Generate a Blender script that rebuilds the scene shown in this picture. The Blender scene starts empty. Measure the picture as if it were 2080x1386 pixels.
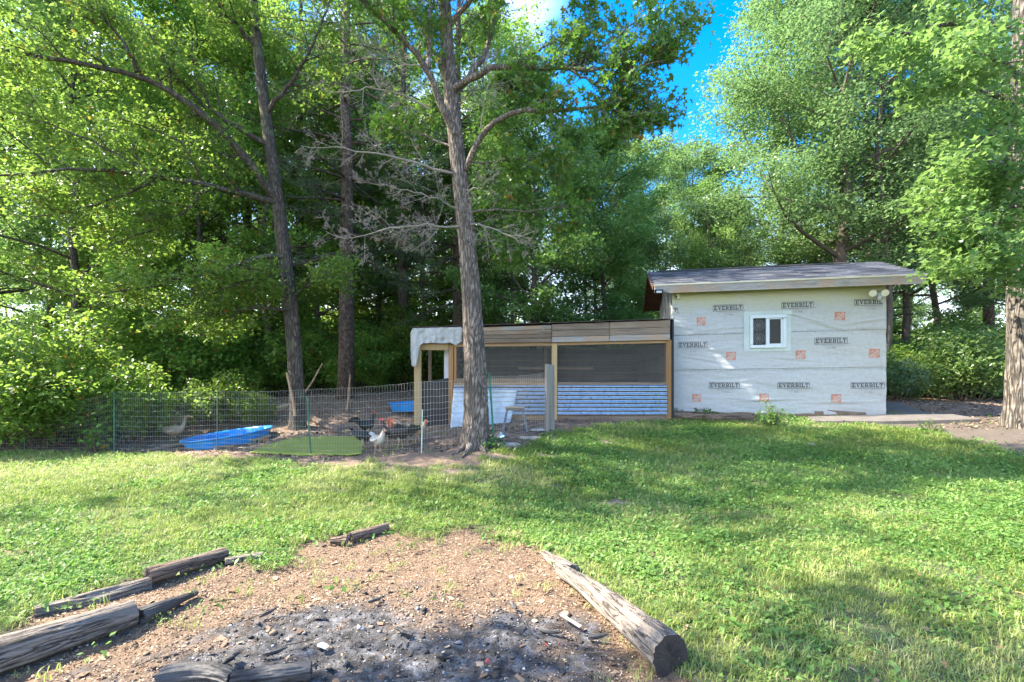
import bpy, math, random
import numpy as np
from mathutils import Vector, Matrix
R = math.radians
random.seed(7)
NR = np.random.default_rng(7)
sc = bpy.context.scene
COL = sc.collection

# ------------------------------------------------------------------ camera, sky, sun, exposure
FPX, HY, CX, ZC = 1000.0, 790.0, 1040.0, 1.5
cam_d = bpy.data.cameras.new('camera'); cam = bpy.data.objects.new('camera', cam_d); COL.objects.link(cam)
cam.location = (0, 0, ZC); cam.rotation_euler = (math.pi / 2, 0, 0)
cam_d.sensor_width = 36; cam_d.lens = FPX / 2080 * 36; cam_d.shift_y = (HY - 693) / 2080
cam_d.clip_end = 2000; cam_d.clip_start = 0.05
sc.camera = cam
SUN = Vector((-0.70, 0.075, 0.71)).normalized()
world = bpy.data.worlds.new('World'); sc.world = world; world.use_nodes = True
wn = world.node_tree; bg = wn.nodes['Background']
sky = wn.nodes.new('ShaderNodeTexSky'); sky.sky_type = 'NISHITA'; sky.sun_disc = False
sky.sun_elevation = math.asin(SUN.z); sky.sun_rotation = math.atan2(SUN.x, SUN.y)
sky.air_density = 1.0; sky.dust_density = 0.6; sky.ozone_density = 2.0
hs = wn.nodes.new('ShaderNodeHueSaturation'); hs.inputs['Saturation'].default_value = 1.5
hs.inputs['Hue'].default_value = 0.505
wn.links.new(sky.outputs[0], hs.inputs['Color'])
tc = wn.nodes.new('ShaderNodeTexCoord'); mp = wn.nodes.new('ShaderNodeMapping')
mp.inputs['Scale'].default_value = (1.0, 1.0, 2.6)
cn = wn.nodes.new('ShaderNodeTexNoise'); cn.inputs['Scale'].default_value = 2.3; cn.inputs['Detail'].default_value = 7
wn.links.new(tc.outputs['Generated'], mp.inputs[0]); wn.links.new(mp.outputs[0], cn.inputs['Vector'])
cr = wn.nodes.new('ShaderNodeValToRGB'); cr.color_ramp.elements[0].position = .47; cr.color_ramp.elements[1].position = .62
wn.links.new(cn.outputs[0], cr.inputs[0])
cm = wn.nodes.new('ShaderNodeMixRGB'); cm.inputs['Color2'].default_value = (7.5, 7.9, 8.6, 1)
sx_ = wn.nodes.new('ShaderNodeSeparateXYZ'); wn.links.new(tc.outputs['Generated'], sx_.inputs[0])
xr = wn.nodes.new('ShaderNodeMapRange'); xr.inputs['From Min'].default_value = -.05; xr.inputs['From Max'].default_value = .1; xr.inputs['To Min'].default_value = 1; xr.inputs['To Max'].default_value = 0; wn.links.new(sx_.outputs['X'], xr.inputs['Value'])
xm = wn.nodes.new('ShaderNodeMath'); xm.operation = 'MULTIPLY'; wn.links.new(xr.outputs[0], xm.inputs[0]); wn.links.new(cr.outputs[0], xm.inputs[1]); wn.links.new(xm.outputs[0], cm.inputs[0]); wn.links.new(hs.outputs[0], cm.inputs['Color1'])
sz = wn.nodes.new('ShaderNodeSeparateXYZ'); wn.links.new(tc.outputs['Generated'], sz.inputs[0])
hz = wn.nodes.new('ShaderNodeMapRange'); hz.inputs['From Min'].default_value = .36; hz.inputs['From Max'].default_value = .1; hz.inputs['To Max'].default_value = .8; wn.links.new(sz.outputs['Z'], hz.inputs['Value'])
hm = wn.nodes.new('ShaderNodeMixRGB'); hm.inputs['Color2'].default_value = (6.2, 6.5, 7.0, 1); wn.links.new(hz.outputs[0], hm.inputs[0]); wn.links.new(cm.outputs[0], hm.inputs['Color1']); wn.links.new(hm.outputs[0], bg.inputs[0]); bg.inputs[1].default_value = 0.15
sd = bpy.data.lights.new('sun', 'SUN'); sd.energy = 5.0; sd.angle = R(0.53); sd.color = (1.0, .91, .76)
so = bpy.data.objects.new('sun', sd); COL.objects.link(so); so.rotation_euler = SUN.to_track_quat('Z', 'Y').to_euler()
sc.view_settings.view_transform = 'Standard'; sc.view_settings.look = 'None'
sc.view_settings.exposure = 2.15; sc.view_settings.gamma = 1; sc.view_settings.use_curve_mapping = False
sc.cycles.max_bounces = 10; sc.cycles.diffuse_bounces = 6; sc.cycles.transmission_bounces = 6
sc.cycles.transparent_max_bounces = 16; sc.cycles.caustics_reflective = False; sc.cycles.caustics_refractive = False
sc.cycles.sample_clamp_indirect = 4

def P(x, y, D): return Vector(((x - CX) / FPX * D, D, ZC - (y - HY) / FPX * D))

# ------------------------------------------------------------------ noise
def _h(i, j, k, s=0):
    n = (i * 374761393 + j * 668265263 + k * 2147483647 + s * 974634777).astype(np.int64) & 0xffffffff
    n = ((n ^ (n >> 13)) * 1274126177) & 0xffffffff
    n = n ^ (n >> 16)
    return (n & 0xffff) / 65535.0
def vnoise(x, y, z=0.0, s=0):
    x, y, z = np.broadcast_arrays(np.asarray(x, float), np.asarray(y, float), np.asarray(z, float))
    xi, yi, zi = np.floor(x).astype(np.int64), np.floor(y).astype(np.int64), np.floor(z).astype(np.int64)
    fx, fy, fz = x - xi, y - yi, z - zi
    fx, fy, fz = fx * fx * (3 - 2 * fx), fy * fy * (3 - 2 * fy), fz * fz * (3 - 2 * fz)
    r = 0
    for a in (0, 1):
        for b in (0, 1):
            for c in (0, 1):
                r = r + _h(xi + a, yi + b, zi + c, s) * (fx if a else 1 - fx) * (fy if b else 1 - fy) * (fz if c else 1 - fz)
    return r * 2 - 1
def fbm(x, y, z=0.0, o=4, s=0):
    r = 0; a = .5; f = 1.
    for i in range(o):
        r = r + a * vnoise(np.asarray(x) * f, np.asarray(y) * f, np.asarray(z) * f, s + i); a *= .5; f *= 2.03
    return r

# ------------------------------------------------------------------ terrain height from measured points
CP = [(0,1386,2.5),(1040,1386,2.5),(2080,1386,2.5),(0,1100,4.6),(1040,1130,4.35),(2080,1100,4.6),(0,1000,6.5),(500,1000,6.6),
 (1040,1000,6.6),(1700,1000,6.4),(50,912,10.1),(232,920,9.7),(632,925,8.8),(850,921,8.4),(965,908,8.5),(605,870,11.0),(1115,873,9.8),
 (1240,858,11.0),(1360,856,11.3),(1369,848,11.75),(1800,851,10.85),(1900,858,10.3),(2045,868,9.3),(2060,920,8.0),(1500,900,9.3),
 (1250,900,9.2),(100,858,13.2),(820,830,12.8),(700,808,13.8),(400,838,13.0),(1900,818,13.5),(900,868,10.9),(1700,895,9.3),(463,907,9.6),(463,897,10.6)]
_pts = [(P(*c).x, P(*c).y, P(*c).z) for c in CP]
_pts += [(x, 20, 1.35) for x in (-15, -6, 3, 12, 17)] + [(x, 0, -.04) for x in (-12, -6, 0, 6, 12)] + [(-15, 6, .1), (-15, 12, .5), (16, 6, .35), (16, 12, .9), (-15,0,0),(17,0,.1)]
_pa = np.array(_pts)
def _tps(r2): return np.where(r2 > 1e-12, .5 * r2 * np.log(np.maximum(r2, 1e-12)), 0)
_n = len(_pa)
_K = _tps(((_pa[:, None, :2] - _pa[None, :, :2]) ** 2).sum(-1)) + np.eye(_n) * .25
_A = np.zeros((_n + 3, _n + 3)); _A[:_n, :_n] = _K; _A[:_n, _n] = 1; _A[:_n, _n + 1:] = _pa[:, :2]; _A[_n, :_n] = 1; _A[_n + 1:, :_n] = _pa[:, :2].T
_w = np.linalg.solve(_A, np.r_[_pa[:, 2], 0, 0, 0])
def gz(x, y):
    x = np.asarray(x, float); y = np.asarray(y, float); sh = np.broadcast(x, y).shape
    x, y = [a.ravel() for a in np.broadcast_arrays(x, y)]
    xc = np.clip(x, -15, 17); yc = np.clip(y, 0, 20)
    out = np.empty(len(x))
    for i in range(0, len(x), 20000):
        q = np.stack([xc[i:i+20000], yc[i:i+20000]], 1)
        r2 = ((q[:, None] - _pa[None, :, :2]) ** 2).sum(-1)
        out[i:i+20000] = _tps(r2) @ _w[:_n] + _w[_n] + q @ _w[_n + 1:]
    out += np.clip((y - 20) * .012, 0, 1.2)
    return out.reshape(sh)
def g1(x, y): return float(gz(x, y))
def G(px, py, dz=0.0):
    """where the view line of this place in the photograph meets the ground"""
    D = 1.2; step = .05
    while D < 40:
        v = P(px, py, D)
        if v.z <= g1(v.x, v.y) + dz: return v
        D += step
    return P(px, py, 40)
_gd = {}

# ------------------------------------------------------------------ mesh helpers
def tag(o, label=None, cat=None, group=None, kind=None):
    if label: o['label'] = label
    if cat: o['category'] = cat
    if group: o['group'] = group
    if kind: o['kind'] = kind
    return o
def empty(name, loc=(0, 0, 0), label=None, cat=None, group=None, rz=0):
    o = bpy.data.objects.new(name, None); COL.objects.link(o); o.location = loc; o.rotation_euler = (0, 0, rz); o.empty_display_size = .1
    return tag(o, label, cat, group)
def link(name, me, mat, parent=None, **kw):
    o = bpy.data.objects.new(name, me); COL.objects.link(o)
    if mat is not None and len(me.materials) == 0:
        for m in (mat if isinstance(mat, (list, tuple)) else [mat]): me.materials.append(m)
    if parent: o.parent = parent
    return tag(o, **kw)
def np_mesh(name, V, F, smooth=False, attr=None):
    """F: (n,3) or (n,4) int array or a list of such arrays"""
    Fs = F if isinstance(F, list) else [F]
    me = bpy.data.meshes.new(name); V = np.asarray(V, np.float32)
    me.vertices.add(len(V)); me.vertices.foreach_set('co', V.ravel())
    nl = sum(f.size for f in Fs); nf = sum(len(f) for f in Fs)
    me.loops.add(nl); me.loops.foreach_set('vertex_index', np.concatenate([f.ravel() for f in Fs]).astype(np.int32))
    me.polygons.add(nf); tot = np.concatenate([np.full(len(f), f.shape[1], np.int32) for f in Fs])
    st = np.r_[0, np.cumsum(tot)[:-1]].astype(np.int32)
    me.polygons.foreach_set('loop_start', st); me.polygons.foreach_set('loop_total', tot)
    if smooth: me.polygons.foreach_set('use_smooth', np.ones(nf, bool))
    for k, a in (attr or {}).items():
        at = me.attributes.new(k, 'FLOAT', 'POINT'); at.data.foreach_set('value', np.asarray(a, np.float32))
    me.update(calc_edges=True); me.validate()
    return me

class MB:
    def __init__(s): s.v = []; s.f = []; s.n = 0
    def add(s, V, F):
        s.v.extend([tuple(v) for v in V]); s.f.extend([tuple(i + s.n for i in f) for f in F]); s.n += len(V); return s
    def box(s, c, size, M=None):
        """c centre, size full dims; M optional 3x3 rotation"""
        h = [d / 2 for d in size]; V = []
        for z in (-1, 1):
            for y in (-1, 1):
                for x in (-1, 1):
                    p = Vector((x * h[0], y * h[1], z * h[2]))
                    if M is not None: p = M @ p
                    V.append(p + Vector(c))
        return s.add(V, [(0, 2, 3, 1), (4, 5, 7, 6), (0, 1, 5, 4), (2, 6, 7, 3), (0, 4, 6, 2), (1, 3, 7, 5)])
    def bar(s, a, b, w, h, up=(0, 0, 1)):
        a, b = Vector(a), Vector(b); d = (b - a); L = d.length; d.normalize()
        x = Vector(up).cross(d)
        if x.length < 1e-4: x = Vector((1, 0, 0))
        x.normalize(); u = d.cross(x)
        M = Matrix((x, u, d)).transposed()
        return s.box((a + b) / 2, (w, h, L), M)
    def prism(s, pts, n, depth):
        """polygon pts (world) pushed along -n*depth"""
        n = Vector(n).normalized(); k = len(pts); V = [Vector(p) for p in pts] + [Vector(p) - n * depth for p in pts]
        return s.add(V, [tuple(range(k)), tuple(range(2 * k - 1, k - 1, -1))] + [(i, i + k, (i + 1) % k + k, (i + 1) % k) for i in range(k)])
    def tube(s, pts, radii, seg=8, rough=0, seed=0, cap=True, squash=1.0, ridges=0):
        pts = [Vector(p) for p in pts]; n = len(pts)
        if not hasattr(radii, '__len__'): radii = [radii] * n
        t = (pts[1] - pts[0]).normalized(); x = t.orthogonal().normalized(); V = []
        for i, p in enumerate(pts):
            t2 = (pts[min(i + 1, n - 1)] - pts[max(i - 1, 0)])
            if t2.length > 1e-9: t = t2.normalized()
            x = (x - t * x.dot(t))
            if x.length < 1e-6: x = t.orthogonal()
            x.normalize(); y = t.cross(x)
            for k in range(seg):
                a = 2 * math.pi * k / seg; r = radii[i]
                if rough: r *= 1 + rough * (math.sin(k * 12.9898 + i * 78.233 + seed) * 43758.5453 % 1 - .5)
                if ridges: r *= 1 + ridges * math.sin(a * int(seg / 3.2) + .8 * math.sin(i * .9 + seed) + seed)
                V.append(p + x * math.cos(a) * r + y * math.sin(a) * r * squash)
        F = [(i * seg + k, i * seg + (k + 1) % seg, (i + 1) * seg + (k + 1) % seg, (i + 1) * seg + k) for i in range(n - 1) for k in range(seg)]
        if cap: F += [tuple(range(seg - 1, -1, -1)), tuple((n - 1) * seg + k for k in range(seg))]
        return s.add(V, F)
    def mesh(s, name, smooth=False):
        me = bpy.data.meshes.new(name); me.from_pydata(s.v, [], s.f)
        if smooth: me.polygons.foreach_set('use_smooth', [True] * len(me.polygons))
        me.update(); return me
    def build(s, name, mat, parent=None, smooth=False, **kw):
        return link(name, s.mesh(name, smooth), mat, parent, **kw)
def sub(o, lv=1, rl=None):
    m = o.modifiers.new('sub', 'SUBSURF'); m.levels = lv; m.render_levels = rl if rl is not None else lv; return o
def bev(o, w=.004):
    m = o.modifiers.new('bevel', 'BEVEL'); m.width = w; m.segments = 1; m.limit_method = 'ANGLE'; return o

# ------------------------------------------------------------------ materials
class NT:
    def __init__(s, name):
        s.m = bpy.data.materials.new(name); s.m.use_nodes = True; s.t = s.m.node_tree; s.b = s.t.nodes['Principled BSDF']; s.out = s.t.nodes['Material Output']
    def n(s, typ, **kw):
        nd = s.t.nodes.new(typ)
        for k, v in kw.items():
            if hasattr(nd, k): setattr(nd, k, v)
            else: nd.inputs[k].default_value = v
        return nd
    def l(s, a, b): s.t.links.new(a, b)
    def obj(s, scale=(1, 1, 1), rnd=True):
        tcn = s.n('ShaderNodeTexCoord'); m = s.n('ShaderNodeMapping'); m.inputs['Scale'].default_value = scale
        s.l(tcn.outputs['Object'], m.inputs[0])
        if rnd:
            oi = s.n('ShaderNodeObjectInfo'); mu = s.n('ShaderNodeMath', operation='MULTIPLY'); mu.inputs[1].default_value = 37
            s.l(oi.outputs['Random'], mu.inputs[0]); s.l(mu.outputs[0], m.inputs['Location'])
        return m.outputs[0]
    def noise(s, vec, scale, detail=5, rough=.55, dist=0.):
        t = s.n('ShaderNodeTexNoise'); t.inputs['Scale'].default_value = scale; t.inputs['Detail'].default_value = detail
        t.inputs['Roughness'].default_value = rough; t.inputs['Distortion'].default_value = dist
        if vec is not None: s.l(vec, t.inputs['Vector'])
        return t.outputs['Fac']
    def ramp(s, fac, stops, interp='LINEAR'):
        r = s.n('ShaderNodeValToRGB'); r.color_ramp.interpolation = interp; e = r.color_ramp.elements
        while len(e) < len(stops): e.new(.5)
        for i, (p, c) in enumerate(stops): e[i].position = p; e[i].color = (*c, 1) if len(c) == 3 else c
        s.l(fac, r.inputs[0]); return r.outputs[0]
    def mix(s, fac, a, b, mode='MIX'):
        m = s.n('ShaderNodeMixRGB', blend_type=mode)
        for i, v in ((0, fac), (1, a), (2, b)):
            if hasattr(v, 'is_linked') or hasattr(v, 'links'): s.l(v, m.inputs[i])
            else: m.inputs[i].default_value = v if i == 0 else ((*v, 1) if len(v) == 3 else v)
        return m.outputs[0]
    def math(s, op, a, b=0.0, clamp=False):
        m = s.n('ShaderNodeMath', operation=op, use_clamp=clamp)
        for i, v in ((0, a), (1, b)):
            if hasattr(v, 'links'): s.l(v, m.inputs[i])
            else: m.inputs[i].default_value = v
        return m.outputs[0]
    def attr(s, name): return s.n('ShaderNodeAttribute', attribute_name=name).outputs['Fac']
    def bump(s, h, strength=.5, dist=.01, prev=None):
        b = s.n('ShaderNodeBump'); b.inputs['Strength'].default_value = strength; b.inputs['Distance'].default_value = dist
        s.l(h, b.inputs['Height'])
        if prev: s.l(prev, b.inputs['Normal'])
        s.l(b.outputs[0], s.b.inputs['Normal']); return b.outputs[0]
    def col(s, c):
        if hasattr(c, 'links'): s.l(c, s.b.inputs['Base Color'])
        else: s.b.inputs['Base Color'].default_value = (*c, 1)
        return s
    def rough(s, r):
        if hasattr(r, 'links'): s.l(r, s.b.inputs['Roughness'])
        else: s.b.inputs['Roughness'].default_value = r
        return s

def m_wood(name, c1, c2, c3=None, grain=(2, 2, 30), rough=.8, bump=.5, crack=.0, bs=.004):
    """grain scale: small along the board's long axis"""
    t = NT(name); v = t.obj(grain); n = t.noise(v, 1.0, 8, .65, .6); n2 = t.noise(t.obj((1.3, 1.3, 1.3)), 1.5, 4)
    c = t.ramp(n, [(.3, c1), (.7, c2)])
    if c3: c = t.mix(t.ramp(n2, [(.45, (0, 0, 0)), (.62, (1, 1, 1))]), c, c3)
    ob = t.n('ShaderNodeObjectInfo'); hv = t.n('ShaderNodeHueSaturation')
    t.l(c, hv.inputs['Color']); t.l(t.math('ADD', t.math('MULTIPLY', ob.outputs['Random'], .45), .78), hv.inputs['Value'])
    t.col(hv.outputs[0]).rough(rough); t.bump(n, bump, bs); return t.m

def m_plain(name, c, rough=.6, metal=0., var=.25, sc_=6, bump=0., coat=0.):
    t = NT(name); v = t.obj(); n = t.noise(v, sc_, 6)
    lo = tuple(x * (1 - var) for x in c); hi = tuple(min(1, x * (1 + var)) for x in c)
    t.col(t.ramp(n, [(.3, lo), (.7, hi)])).rough(rough); t.b.inputs['Metallic'].default_value = metal
    if bump: t.bump(t.noise(v, sc_ * 5, 4), bump, .003)
    return t.m

def m_bark(name, c1, c2, scale=14, zs=.16, lich=None, bs=.02):
    t = NT(name); v = t.obj((1, 1, zs), rnd=False)
    vo = t.n('ShaderNodeTexVoronoi', feature='DISTANCE_TO_EDGE'); vo.inputs['Scale'].default_value = scale
    wv = t.n('ShaderNodeVectorMath', operation='ADD'); nz = t.n('ShaderNodeTexNoise'); nz.inputs['Scale'].default_value = 6; t.l(v, nz.inputs['Vector'])
    sm = t.n('ShaderNodeVectorMath', operation='SCALE'); sm.inputs['Scale'].default_value = .22; t.l(nz.outputs['Color'], sm.inputs[0])
    t.l(v, wv.inputs[0]); t.l(sm.outputs[0], wv.inputs[1]); t.l(wv.outputs[0], vo.inputs['Vector'])
    h = t.ramp(vo.outputs['Distance'], [(0, (0, 0, 0)), (.2, (1, 1, 1))]); n = t.noise(t.obj(rnd=False), 9, 6)
    c = t.mix(t.ramp(n, [(.35, (0, 0, 0)), (.65, (1, 1, 1))]), c1, c2); c = t.mix(h, tuple(x * .5 for x in c1), c)
    if lich: c = t.mix(t.ramp(t.noise(t.obj(rnd=False), 2.3, 5), [(.55, (0, 0, 0)), (.7, (.7, .7, .7))]), c, lich)
    t.col(c).rough(.9); hh = t.math('ADD', t.math('MULTIPLY', h, .7), t.math('MULTIPLY', n, .5)); t.bump(hh, .9, bs); return t.m

def m_leaf(name, lo, hi, tr, spec=.35, rough=.42, trans=.45, dead=None):
    t = NT(name); a = t.attr('lr'); ob = t.n('ShaderNodeObjectInfo')
    c = t.ramp(a, [(0., lo), (1., hi)])
    if dead: c = t.mix(t.ramp(a, [(.975, (0, 0, 0)), (.98, (1, 1, 1))]), c, dead)
    hv = t.n('ShaderNodeHueSaturation'); t.l(c, hv.inputs['Color']); t.l(t.math('ADD', t.math('MULTIPLY', ob.outputs['Random'], .5), .75), hv.inputs['Value'])
    t.l(t.math('ADD', t.math('MULTIPLY', ob.outputs['Random'], .03), .485), hv.inputs['Hue'])
    t.col(hv.outputs[0]).rough(rough); t.b.inputs['Specular IOR Level'].default_value = spec
    tb = t.n('ShaderNodeBsdfTranslucent'); tcx = t.mix(.5, hv.outputs[0], tr)
    t.l(tcx, tb.inputs['Color']); ms = t.n('ShaderNodeMixShader'); ms.inputs[0].default_value = trans
    t.l(t.b.outputs[0], ms.inputs[1]); t.l(tb.outputs[0], ms.inputs[2]); t.l(ms.outputs[0], t.out.inputs[0]); return t.m

def m_log(name, c1, c2, c3, dark):
    t = NT(name); n = t.noise(t.obj((3, 70, 70)), 1.0, 8, .7, .8); big = t.noise(t.obj((1.5, 2.5, 2.5)), 1.6, 6, .65); ck_ = t.noise(t.obj((1.1, 20, 20)), 1.0, 5, .6, .5)
    c = t.mix(t.ramp(big, [(.38, (0, 0, 0)), (.6, (1, 1, 1))]), t.ramp(n, [(.32, c1), (.68, c2)]), t.ramp(n, [(.32, tuple(x * .6 for x in c3)), (.68, c3)]))
    ckr = t.ramp(ck_, [(.475, (0, 0, 0)), (.493, (1, 1, 1)), (.5, (1, 1, 1)), (.518, (0, 0, 0))]); c = t.mix(t.math('MULTIPLY', ckr, .8), c, dark)
    sp = t.noise(t.obj((14, 30, 30)), 2, 4, .7); c = t.mix(t.ramp(sp, [(.58, (0, 0, 0)), (.68, (.8, .8, .8))]), c, tuple(x * .45 for x in c1))
    t.col(c).rough(.92); h = t.math('SUBTRACT', t.math('ADD', n, t.math('MULTIPLY', big, .5)), t.math('MULTIPLY', ckr, .9)); t.bump(h, 1.0, .02); return t.m
LEAF_SUN = m_leaf('leaf_sunny', (.085, .175, .03), (.185, .3, .06), (.42, .66, .1), trans=.5, dead=(.35, .09, .02))
LEAF_MID = m_leaf('leaf_mid', (.09, .17, .045), (.17, .26, .085), (.36, .6, .13), spec=.7, rough=.36, trans=.5)
LEAF_DK = m_leaf('leaf_dark', (.075, .14, .035), (.135, .215, .06), (.2, .38, .06), spec=.4, trans=.35)
LEAF_OAK = m_leaf('leaf_pin_oak', (.06, .12, .025), (.12, .2, .04), (.2, .42, .04), spec=.4, trans=.38, dead=(.3, .12, .03))
LEAF_PALE = m_leaf('leaf_pale', (.095, .17, .065), (.18, .265, .115), (.28, .48, .14), spec=.8, rough=.35, trans=.42)
LEAF_WEED = m_leaf('leaf_weed', (.07, .16, .03), (.14, .27, .06), (.25, .5, .08), spec=.4, trans=.4)
NEEDLE = m_leaf('pine_needles', (.06, .125, .055), (.14, .215, .095), (.1, .2, .06), spec=.3, trans=.2)
BARK_OAK = m_bark('bark_grey_brown', (.13, .1, .078), (.3, .245, .2), 24, .16)
BARK_DK = m_bark('bark_dark', (.06, .045, .034), (.13, .1, .075), 22, .2, (.12, .14, .07))
BARK_PINE = m_bark('bark_pine', (.07, .045, .032), (.17, .115, .085), 18, .35)
BARK_BIG = m_bark('bark_big', (.09, .075, .06), (.22, .19, .16), 15, .13, bs=.04)
BARK_FAR = m_plain('bark_far', (.1, .08, .06), .9, sc_=4)
DEADWOOD = m_plain('dead_twigs', (.24, .205, .175), .85, sc_=3)

# ------------------------------------------------------------------ foliage
SH = {
 'oval': (np.array([(0, 0, 0), (.45, .27, .07), (1, 0, -.03), (.45, -.27, .07)]), np.array([(0, 3, 2), (0, 2, 1)])),
 'maple': (np.array([(0, 0, 0), (.3, .45, .05), (.45, .16, 0), (1, 0, -.05), (.45, -.16, 0), (.3, -.45, .05)]), np.array([(0, 2, 1), (0, 3, 2), (0, 4, 3), (0, 5, 4)])),
 'oak': (np.array([(0, 0, 0), (.45, .11, 0), (1.02, 0, -.06), (.45, -.11, 0), (.13, .04, 0), (.3, .4, .05), (.42, .08, 0), (.55, .08, 0), (.8, .38, .04), (.75, .05, 0),
                   (.13, -.04, 0), (.3, -.4, .05), (.42, -.08, 0), (.55, -.08, 0), (.8, -.38, .04), (.75, -.05, 0)]),
         np.array([(0, 3, 2), (0, 2, 1), (4, 6, 5), (7, 9, 8), (10, 11, 12), (13, 14, 15)])),
 'tuft': (np.array(sum([[(0, .02 * math.cos(a) , .02 * math.sin(a)), (0, -.02 * math.sin(a), .02 * math.cos(a)), (.62 + .3 * math.sin(a * 5), .5 * math.cos(a), .5 * math.sin(a) - .1)] for a in [i * math.pi / 3.5 for i in range(7)]], [])),
          np.arange(21).reshape(7, 3)),
}
def leaf_arrays(C, size, rng, shape, flat=1.0, heading=None):
    N = len(C); base, F = SH[shape]; k = len(base)
    n = rng.normal(size=(N, 3)); n[:, 2] = np.abs(n[:, 2]) * .6 + flat; n /= np.linalg.norm(n, axis=1)[:, None]
    a = rng.normal(size=(N, 3)); a[:, 2] -= .35
    if heading is not None: a = heading + rng.normal(size=(N, 3)) * .35
    t = a - n * (a * n).sum(1)[:, None]; t /= np.linalg.norm(t, axis=1)[:, None] + 1e-9; b = np.cross(n, t)
    s = size * rng.uniform(.5, 1.4, N)
    V = C[:, None, :] + s[:, None, None] * (base[None, :, 0:1] * t[:, None, :] + base[None, :, 1:2] * b[:, None, :] + base[None, :, 2:3] * n[:, None, :])
    FF = (F[None] + (np.arange(N) * k)[:, None, None]).reshape(-1, 3)
    return V.reshape(-1, 3), FF, np.repeat(rng.random(N), k)
def leaf_mesh(name, C, size, rng, shape='oval', flat=1.0, heading=None):
    V, F, lr = leaf_arrays(C, size, rng, shape, flat, heading); return np_mesh(name, V, F, attr={'lr': lr})
def scatter(cl, per, spread, rng, zf=.45):
    cl = np.asarray(cl, float); C = np.repeat(cl, per, 0)
    return C + np.clip(rng.normal(size=C.shape), -1.7, 1.7) * np.array([spread, spread, spread * zf])

def wob(rng, a, b, n, amp):
    a, b = np.asarray(a, float), np.asarray(b, float); L = np.linalg.norm(b - a)
    return [a + (b - a) * (i / n) + (rng.normal(size=3) * amp * L / n if 0 < i < n else 0) for i in range(n + 1)]
def sprout(rng, poly, r0, mb, cl, count, length, t0=.25, up=.15, zf=.6, depth=1, segs=5, cl_end=True, side=None, curl=.25):
    """side branches along a polyline, cluster centres at their outer halves"""
    poly = [np.asarray(p, float) for p in poly]
    for i in range(count):
        t = t0 + (1 - t0) * (i + rng.random()) / count; f = t * (len(poly) - 1); k = min(int(f), len(poly) - 2); p = poly[k] + (poly[k + 1] - poly[k]) * (f - k)
        ax = poly[k + 1] - poly[k]; ax /= np.linalg.norm(ax) + 1e-9
        d = rng.normal(size=3); d[2] *= zf; d -= ax * d.dot(ax) * .8; d /= np.linalg.norm(d) + 1e-9; d = d + ax * .7 + np.array([0, 0, up])
        if side is not None: d += side
        d /= np.linalg.norm(d); L = length * (1 - .55 * t) * rng.uniform(.6, 1.25)
        q = [p]; dd = d.copy()
        for j in range(segs - 1): dd = dd + rng.normal(size=3) * curl * .6; dd /= np.linalg.norm(dd); q.append(q[-1] + dd * L / (segs - 1))
        r = r0 * (1 - .7 * t) * .45
        mb.tube(q, list(np.linspace(r, max(r * .2, .0035), len(q))), 4 if r < .03 else 6, cap=False)
        if depth > 1: sprout(rng, q, r, mb, cl, max(2, int(count * .6)), L * .5, .25, up, zf, depth - 1, 4, cl_end, side, curl)
        if cl_end: cl += q[len(q) // 2:]

def make_tree(seed, H, base, Rr, limbs, leafN, leafsz, shape='oval', r0=.16, prof='round', zf=.5, lean=0):
    """returns (trunk mesh, crown mesh) with the base at the origin"""
    rng = np.random.default_rng(seed); mb = MB(); cl = []
    tr = [np.array([0, 0, -.3])]
    for i in range(1, 11): tr.append(np.array([rng.normal() * .035 * H / 10 * i ** .5 + lean * i / 10, rng.normal() * .035 * H / 10 * i ** .5, H * .96 * i / 10]))
    mb.tube(tr, [r0 * (1.25 - .11 * i) if i else r0 * 1.5 for i in range(11)], 8, .1, seed)
    for i in range(limbs):
        f = (i + rng.random()) / limbs; h = base + (H - base) * f * .97
        k = min(int(h / (H * .96) * 10), 9); p = tr[k] + (tr[k + 1] - tr[k]) * (h / (H * .096) - k); az = i * 2.399 + rng.normal() * .4
        pr = {'round': math.sqrt(max(.06, 1 - (2 * f - .85) ** 2 / 1.45)), 'cone': 1.05 - f, 'col': .6 + .3 * math.sin(f * 9)}[prof]
        L = Rr * pr * rng.uniform(.75, 1.15); up = (.35 + .8 * f) if prof != 'cone' else (-.1 + .4 * f)
        d = np.array([math.cos(az), math.sin(az), up]); d /= np.linalg.norm(d)
        q = [p]
        for j in range(5): d = d + rng.normal(size=3) * .16; d /= np.linalg.norm(d); q.append(q[-1] + d * L / 5)
        r = r0 * (1.05 - f) * .38 + .012; mb.tube(q, list(np.linspace(r, .008, 6)), 5, cap=False)
        sprout(rng, q, r, mb, cl, 6, L * .5, .3, .1, zf, 1, 4); cl += q[3:]
    cl = np.array(cl); per = max(1, int(leafN / len(cl)))
    sp = Rr * .082
    C = scatter(cl, per, sp, rng, .5)
    return mb.mesh('trunk', True), leaf_mesh('crown', C, leafsz, rng, shape)

def make_shrub(seed, H, Rr, stems, leafN, leafsz, shape='oval'):
    rng = np.random.default_rng(seed); mb = MB(); cl = []
    for i in range(stems):
        az = i * 2.399; rr = Rr * math.sqrt((i + .5) / stems); top = np.array([math.cos(az) * rr, math.sin(az) * rr, H * (1 - .55 * (rr / Rr) ** 2) * rng.uniform(.7, 1.05)])
        q = wob(rng, (top[0] * .25, top[1] * .25, -.1), top, 5, .15); mb.tube(q, list(np.linspace(.02, .005, 6)), 4, cap=False)
        sprout(rng, q, .02, mb, cl, 6, H * .3, .2, .1, .5, 1, 4); cl += q[2:]
    per = max(1, int(leafN / len(cl))); C = scatter(cl, per, H * .075, rng, .6); C = C[C[:, 2] > .02]
    return mb.mesh('stems'), leaf_mesh('foliage', C, leafsz, rng, shape, .8)
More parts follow.
